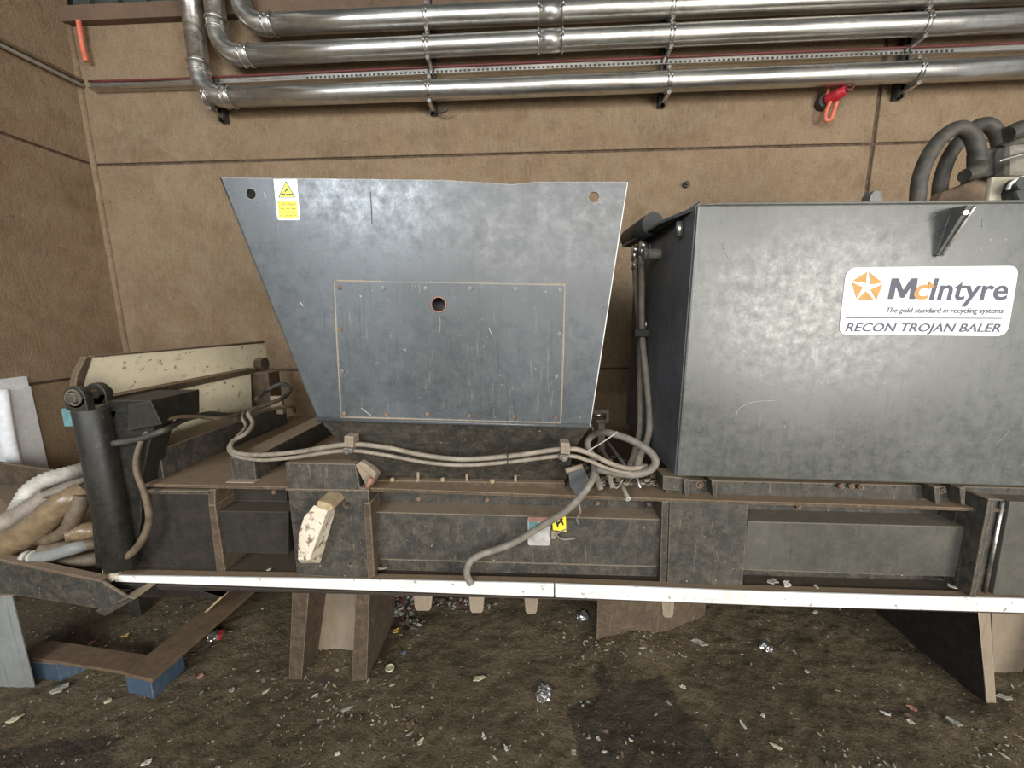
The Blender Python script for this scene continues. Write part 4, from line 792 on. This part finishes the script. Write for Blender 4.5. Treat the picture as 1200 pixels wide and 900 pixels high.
# broken pallet
t_ = thing('broken_pallet', G(150, 790), 'broken pallet with blue painted blocks lying in the dirt at lower left', 'pallet')
def gb(mb, quad, z0, z1_):
    A_ = [G(x, y, z1_) for x, y in quad]; mb.loft([Vector((p.x, p.y, z0)) for p in A_], A_)
mb = MB(); gb(mb, [(20, 768), (150, 788), (178, 768), (60, 750)], .085, .10); mb.build('deck_board', 'scrap_brown', t_, .002)
mb = MB(); gb(mb, [(146, 789), (178, 796), (300, 690), (270, 688)], .101, .118); mb.build('deck_board', 'scrap_brown', t_, .002)
mb = MB(); gb(mb, [(146, 790), (176, 797), (214, 763), (185, 760)], -.01, .10); o = mb.build('block', 'blue_paint', t_, .003)
mb = MB(); gb(mb, [(36, 776), (66, 778), (98, 764), (60, 760)], -.01, .084); mb.build('block', 'blue_paint', t_, .003)
mb = MB(); A_ = [G(215, 735, .12), G(270, 690, .2)]; mb.tube([G(236, 722, .10), G(268, 692, .2)], .006, 6); tag(mb.build('stick', 'tan'), 'thin pale stick leaning up towards the white edge, left of the left leg', 'stick')
# ------------------------------------------------------------------ litter
def can(px_, py_, rot, L_, r_, mats, label, tiltz=0.):
    rnd = random.Random(int(px_)); p = G(px_, py_); p = G(px_, py_, fh(p.x, p.y)); z0 = fh(p.x, p.y)
    t_ = thing('crushed_can', Vector((p.x, p.y, z0)), label, 'can'); d = Vector((math.cos(rot), math.sin(rot), 0)); s_ = Vector((-d.y, d.x, 0))
    mb = MB(); mb.smooth = False; rings = []
    K, N = 9, 18
    for i in range(K):
        u = i/(K-1); cc = Vector((p.x, p.y, z0+r_*.45)) + d*(u-.5)*L_ + s_*rnd.uniform(-.004, .004)
        rr_ = r_*(.8 if i in (0, K-1) else 1)
        rings.append([mb.bm.verts.new(cc + s_*rr_*(1+.16*rnd.uniform(-1, 1))*math.cos(2*PI*k/N) + Vector((0, 0, 1))*rr_*.45*(1+.45*rnd.uniform(-1, 1))*math.sin(2*PI*k/N)) for k in range(N)])
    for i in range(K-1):
        mb.mat(mats[0] if i < K*.6 else mats[1])
        for k in range(N): mb.face([rings[i][k], rings[i][(k+1) % N], rings[i+1][(k+1) % N], rings[i+1][k]])
    mb.mat(mats[0]); mb.face(rings[0][::-1]); mb.face(rings[-1]); mb.build('can_body', None, t_)
    mb = MB(); c1 = Vector((p.x, p.y, z0+r_*.45))-d*(L_*.5+.001); mb.torus(c1, d, r_*.62, .0025, 18); mb.build('can_rim', 'can_silver', t_)
can(637, 814, 1.15, .062, .030, ('can_silver', 'can_silver'), 'crushed silver can lying alone in the centre foreground dirt')
can(254, 746, .35, .06, .032, ('can_silver', 'can_red'), 'crushed silver and red can near the blue pallet block')
can(683, 723, .6, .05, .026, ('can_silver', 'scrap_grey'), 'crumpled foil cup in the shade below the white edge')
can(897, 760, 2.5, .05, .024, ('can_silver', 'can_silver'), 'crushed silver can on the dirt right of centre')
LIT = [(560, 797, .022, 'scrap_pale', 2.4, .35, 'pale leaf shaped strip of card left of the centre can', 'card strip'),
 (18, 844, .024, 'scrap_pale', 1.9, .6, 'pale oval flake in the far bottom left dirt', 'flake'),
 (464, 741, .018, 'scrap_yellow', 1.7, 1.1, 'yellow curled scrap beside the left leg', 'scrap'), (473, 766, .014, 'scrap_blue', 1.3, .4, 'small blue scrap of plastic right of the left leg', 'scrap'),
 (147, 746, .018, 'scrap_yellow', 1.7, .8, 'mustard flake behind the broken pallet', 'flake'), (107, 753, .014, 'scrap_pink', 2.0, .2, 'reddish flake left of the mustard flake', 'flake'),
 (72, 809, .034, 'scrap_grey', 1.5, .9, 'grey fibrous rag beside the upright metal sheet', 'rag'), (128, 823, .018, 'scrap_pale', 1.4, .2, 'small pale crumpled paper below the pallet', 'paper'),
 (57, 776, .02, 'tan', 1.6, .5, 'tan chip of wood on the left pallet block', 'chip'), (820, 755, .026, 'scrap_grey', 2.4, -.5, 'long grey crumpled foil strip right of the rubble', 'foil'),
 (800, 806, .014, 'scrap_white', 1.5, -.3, 'white pebble like scrap at the darker patch edge', 'scrap'), (946, 788, .014, 'scrap_white', 1.2, -.8, 'round pale lid below the right silver can', 'lid'),
 (894, 839, .012, 'scrap_white', 1.4, .1, 'small off white chip in the right foreground', 'chip'), (871, 851, .012, 'scrap_white', 2.4, 1.7, 'thin white curl in the right foreground', 'curl'),
 (955, 698+20, .014, 'scrap_white', 1.8, .2, 'pale scrap in the shade under the right bay', 'scrap'), (1068, 831, .018, 'scrap_pink', 1.5, -.5, 'pinkish scrap of card in front of the right leg', 'scrap'),
 (1037, 837, .014, 'scrap_white', 2.2, -.5, 'white folded paper bit left of the pinkish scrap', 'paper'), (1066, 846, .012, 'scrap_white', 1.8, -.8, 'small white chip below the pinkish scrap', 'chip'),
 (1118, 847, .02, 'scrap_grey', 1.9, -.9, 'grey curled strip beside the foot of the right leg', 'strip'), (1148, 857, .012, 'can_silver', 1.3, .2, 'tiny bright foil bit at the lower right', 'foil'),
 (1176, 818, .02, 'scrap_grey', 2.4, -.3, 'pale sliver on the ground right of the right leg', 'sliver'), (555, 840, .008, 'scrap_white', 1.4, 1.5, 'tiny white square bit below the leaf shaped strip', 'bit'),
 (567, 864, .014, 'scrap_white', 1.4, -.8, 'cream pebble like scrap at the bottom centre', 'scrap'), (593, 877, .011, 'scrap_white', 2.2, -1.0, 'white curl at the bottom centre', 'curl'),
 (396, 884, .013, 'scrap_white', 1.6, .3, 'white flake near the bottom edge, left of centre', 'flake'), (482, 850, .020, 'scrap_brown', 1.6, .9, 'ragged brown scrap between the leg and the bottom edge', 'scrap'),
 (493, 870, .014, 'scrap_pale', 2.0, .9, 'pale torn flake near the bottom centre left', 'flake'), (385, 822, .010, 'scrap_pale', 1.6, .5, 'pale chip in front of the left leg foot', 'chip'),
 (406, 832, .016, 'scrap_grey', 2.4, .4, 'long grey splinter in front of the left leg', 'splinter'), (311, 812, .014, 'scrap_pale', 2.4, 1.0, 'pale upright splinter left of the left leg', 'splinter'),
 (302, 787, .010, 'scrap_white', 1.6, .7, 'bright chip left of the left leg', 'chip'), (272, 810, .018, 'scrap_grey', 1.2, .3, 'flat grey stone left of the left leg', 'stone'),
 (235, 793, .018, 'scrap_pink', 1.3, 1.2, 'reddish netting scrap right of the blue block', 'scrap'), (172, 895, .016, 'scrap_white', 1.8, .5, 'bright flake at the very bottom left', 'flake'),
 (672, 884, .018, 'scrap_grey', 1.3, 1.0, 'grey crumpled plastic on the darker patch edge', 'plastic'), (708, 882, .009, 'scrap_white', 1.7, 0, 'small white oval bit on the darker patch', 'bit'),
 (701, 866, .010, 'scrap_white', 1.4, -.9, 'pale chip on the left of the darker patch', 'chip'), (784, 825, .010, 'scrap_grey', 2.2, -.9, 'thin grey sliver on the darker patch', 'sliver'),
 (739, 868, .009, 'scrap_white', 1.5, -.6, 'white speck in the middle of the darker patch', 'speck'), (910, 876, .014, 'scrap_pale', 2.4, -.5, 'pale splinter in the right bottom dirt', 'splinter')]
for i, (x, y, s_, m_, a_, r_, lab, cat) in enumerate(LIT):
    tag(scrap(x, y, None, s_*.54, m_, a_, r_, .45, cat.replace(' ', '_') if cat != 'bit' else 'scrap_bit', seed=i), lab, cat)
# bottle cap
p = G(457, 786); z0 = fh(p.x, p.y); mb = MB(); mb.cyl((p.x, p.y, z0), (p.x, p.y, z0+.006), .019, 20); mb.torus((p.x, p.y, z0+.007), (0, 0, 1), .018, .003, 20); tag(mb.build('bottle_cap', 'scrap_pale'), 'round cream bottle cap right of the left leg', 'cap')
# scraps lying on the base ledge
for i, (x, y, s_, m_, lab) in enumerate(((904, 683, .026, 'scrap_grey', 'grey crumpled scrap on the ledge under the right bay, left one'), (922, 686, .022, 'scrap_white', 'pale crumpled scrap on the ledge under the right bay, middle one'), (956, 688, .012, 'scrap_white', 'small pale scrap on the ledge under the right bay'),
        (1115, 688, .014, 'scrap_white', 'white chip in the dark corner beside the rib'), (372, 671, .016, 'scrap_pale', 'pale wad on the ledge below the white hook'), (448, 667, .018, 'scrap_grey', 'grey wad on the ledge right of the white hook'), (315, 668, .010, 'scrap_white', 'bright chip on the ledge left of the white hook'))):
    o = scrap(x, y, YH-.01, s_*.55, m_, 1.6, i*.7, .4, 'ledge_scrap', seed=i+50); tag(o, lab, 'scrap')
# fine swarf and chips trodden into the mud
mb = MB(); ml = ['scrap_pale', 'scrap_white', 'scrap_grey', 'scrap_brown', 'can_silver', 'tan', 'wood']; wts = [2.5, 3, 8, 12, 3, 3, 6]
rnd = random.Random(3)
def chip(x, y, s_):
    z = fh(x, y)+s_*.15; mb.mat(rnd.choices(ml, wts)[0]); a = rnd.random()*PI; asp = rnd.choice((1, 1.3, 2, 3)); ca, sa = math.cos(a), math.sin(a)
    pts = []
    for k in range(5):
        b_ = 2*PI*k/5; r_ = s_*(.6+.6*rnd.random()); u, v = r_*asp*math.cos(b_), r_*math.sin(b_); pts.append(Vector((x+u*ca-v*sa, y+u*sa+v*ca, z+rnd.uniform(-.25, .25)*s_)))
    mb.prism(pts, (0, 0, s_*.35))
for i in range(2600):
    px_, py_ = rnd.uniform(-20, 1220), rnd.uniform(715, 905) if rnd.random() < .8 else rnd.uniform(700, 760)
    p = G(px_, py_); s_ = rnd.choice((.0014, .002, .0026, .0036)) * rnd.uniform(.6, 1.4)
    chip(p.x, p.y, s_)
for (cx, cy, sx, sy, n) in ((395, 775, 35, 25, 180), (740, 760, 60, 14, 420), (430, 830, 60, 22, 220), (475, 715, 18, 20, 90), (1060, 745, 60, 25, 60), (250, 780, 70, 40, 160), (160, 740, 80, 20, 120), (1170, 880, 40, 20, 80)):
    for i in range(n):
        p = G(rnd.gauss(cx, sx), min(905, max(700, rnd.gauss(cy, sy)))); chip(p.x, p.y, rnd.choice((.0018, .0025, .004))*rnd.uniform(.6, 1.5))
tag(mb.build('metal_swarf'), 'fine metal chips and crumbs trodden into the muddy floor', 'debris', None, 'stuff')
# crumbs heaped on the machine between hopper and box
mb = MB(); ml = ['hose_taupe', 'hose_brown', 'scrap_brown', 'dark_steel', 'hose_grey']; wts = [3, 4, 4, 3, 2]
for i in range(420):
    q = W(rnd.uniform(668, 775), 585, YH+.06); y_ = YH+.03+abs(rnd.gauss(0, .10)); zt2 = W(rnd.uniform(668, 775), 577, YH-.02).z
    s_ = rnd.uniform(.005, .014); mb.mat(rnd.choice(ml)); c0 = Vector((q.x, y_, zt2+abs(rnd.gauss(0, .012))))
    pts = [c0+Vector((s_*math.cos(a), s_*math.sin(a)*.7, rnd.uniform(-.4, .4)*s_)) for a in (0, 1.2, 2.5, 3.8, 5)]; mb.prism(pts, (0, 0, s_*.5))
tag(mb.build('rubble'), 'dusty rubble heaped on the machine between hopper and nameplate box', 'rubble', None, 'stuff')
# litter heap in the shade by the left leg
mb = MB(); ml = ['scrap_white', 'can_silver', 'scrap_grey', 'scrap_brown', 'ink_black', 'can_red']; wts = [3, 3, 4, 4, 3, .6]
for i in range(140):
    p = G(rnd.gauss(470, 11), rnd.gauss(716, 10)); chip(p.x, p.y, rnd.uniform(.004, .012))
for i in range(90):
    p = G(rnd.gauss(535, 22), rnd.gauss(708, 5)); chip(p.x, p.y, rnd.uniform(.004, .009))
tag(mb.build('litter_heap'), 'small heap of black, silver and red litter in the shade behind the left leg', 'litter', None, 'stuff')
# ------------------------------------------------------------------ light
def area(name, loc, target, sx, sy, power, col):
    l = bpy.data.lights.new(name, 'AREA'); l.shape = 'RECTANGLE'; l.size = sx; l.size_y = sy; l.energy = power; l.color = col
    o = bpy.data.objects.new(name, l); C.objects.link(o); o.location = loc
    o.rotation_euler = (Vector(target)-Vector(loc)).to_track_quat('-Z', 'Y').to_euler(); return o
b = MB(); b.mat('cladding').box(XL-.3, XR+1, -4.6, YW+.3, 5.4, 5.5); o = b.build('ceiling'); o['kind'] = 'structure'
area('doorway_daylight', (4.6, -4.2, 1.7), (.0, 1.5, 1.0), 2.6, 2.2, 310, (1, .95, .88))
area('rooflight_daylight', (-2.3, -3.0, 3.4), (-.5, 1.4, 1.8), 1.7, 1.1, 140, (.84, .92, 1.0))
area('yard_daylight', (.6, -5.6, 3.4), (0, 2, 1.4), 5.0, 2.2, 250, (1, .96, .90))
w = bpy.data.worlds.new('world'); bpy.context.scene.world = w; w.use_nodes = True
bg = w.node_tree.nodes['Background']; bg.inputs[0].default_value = (.95, .97, 1, 1); bg.inputs[1].default_value = .55
vs = bpy.context.scene.view_settings; vs.view_transform = 'Standard'; vs.look = 'None'; vs.gamma = 1; vs.exposure = .18; vs.use_curve_mapping = False
for o in bpy.data.objects:
    if '_base' in o.keys(): del o['_base']
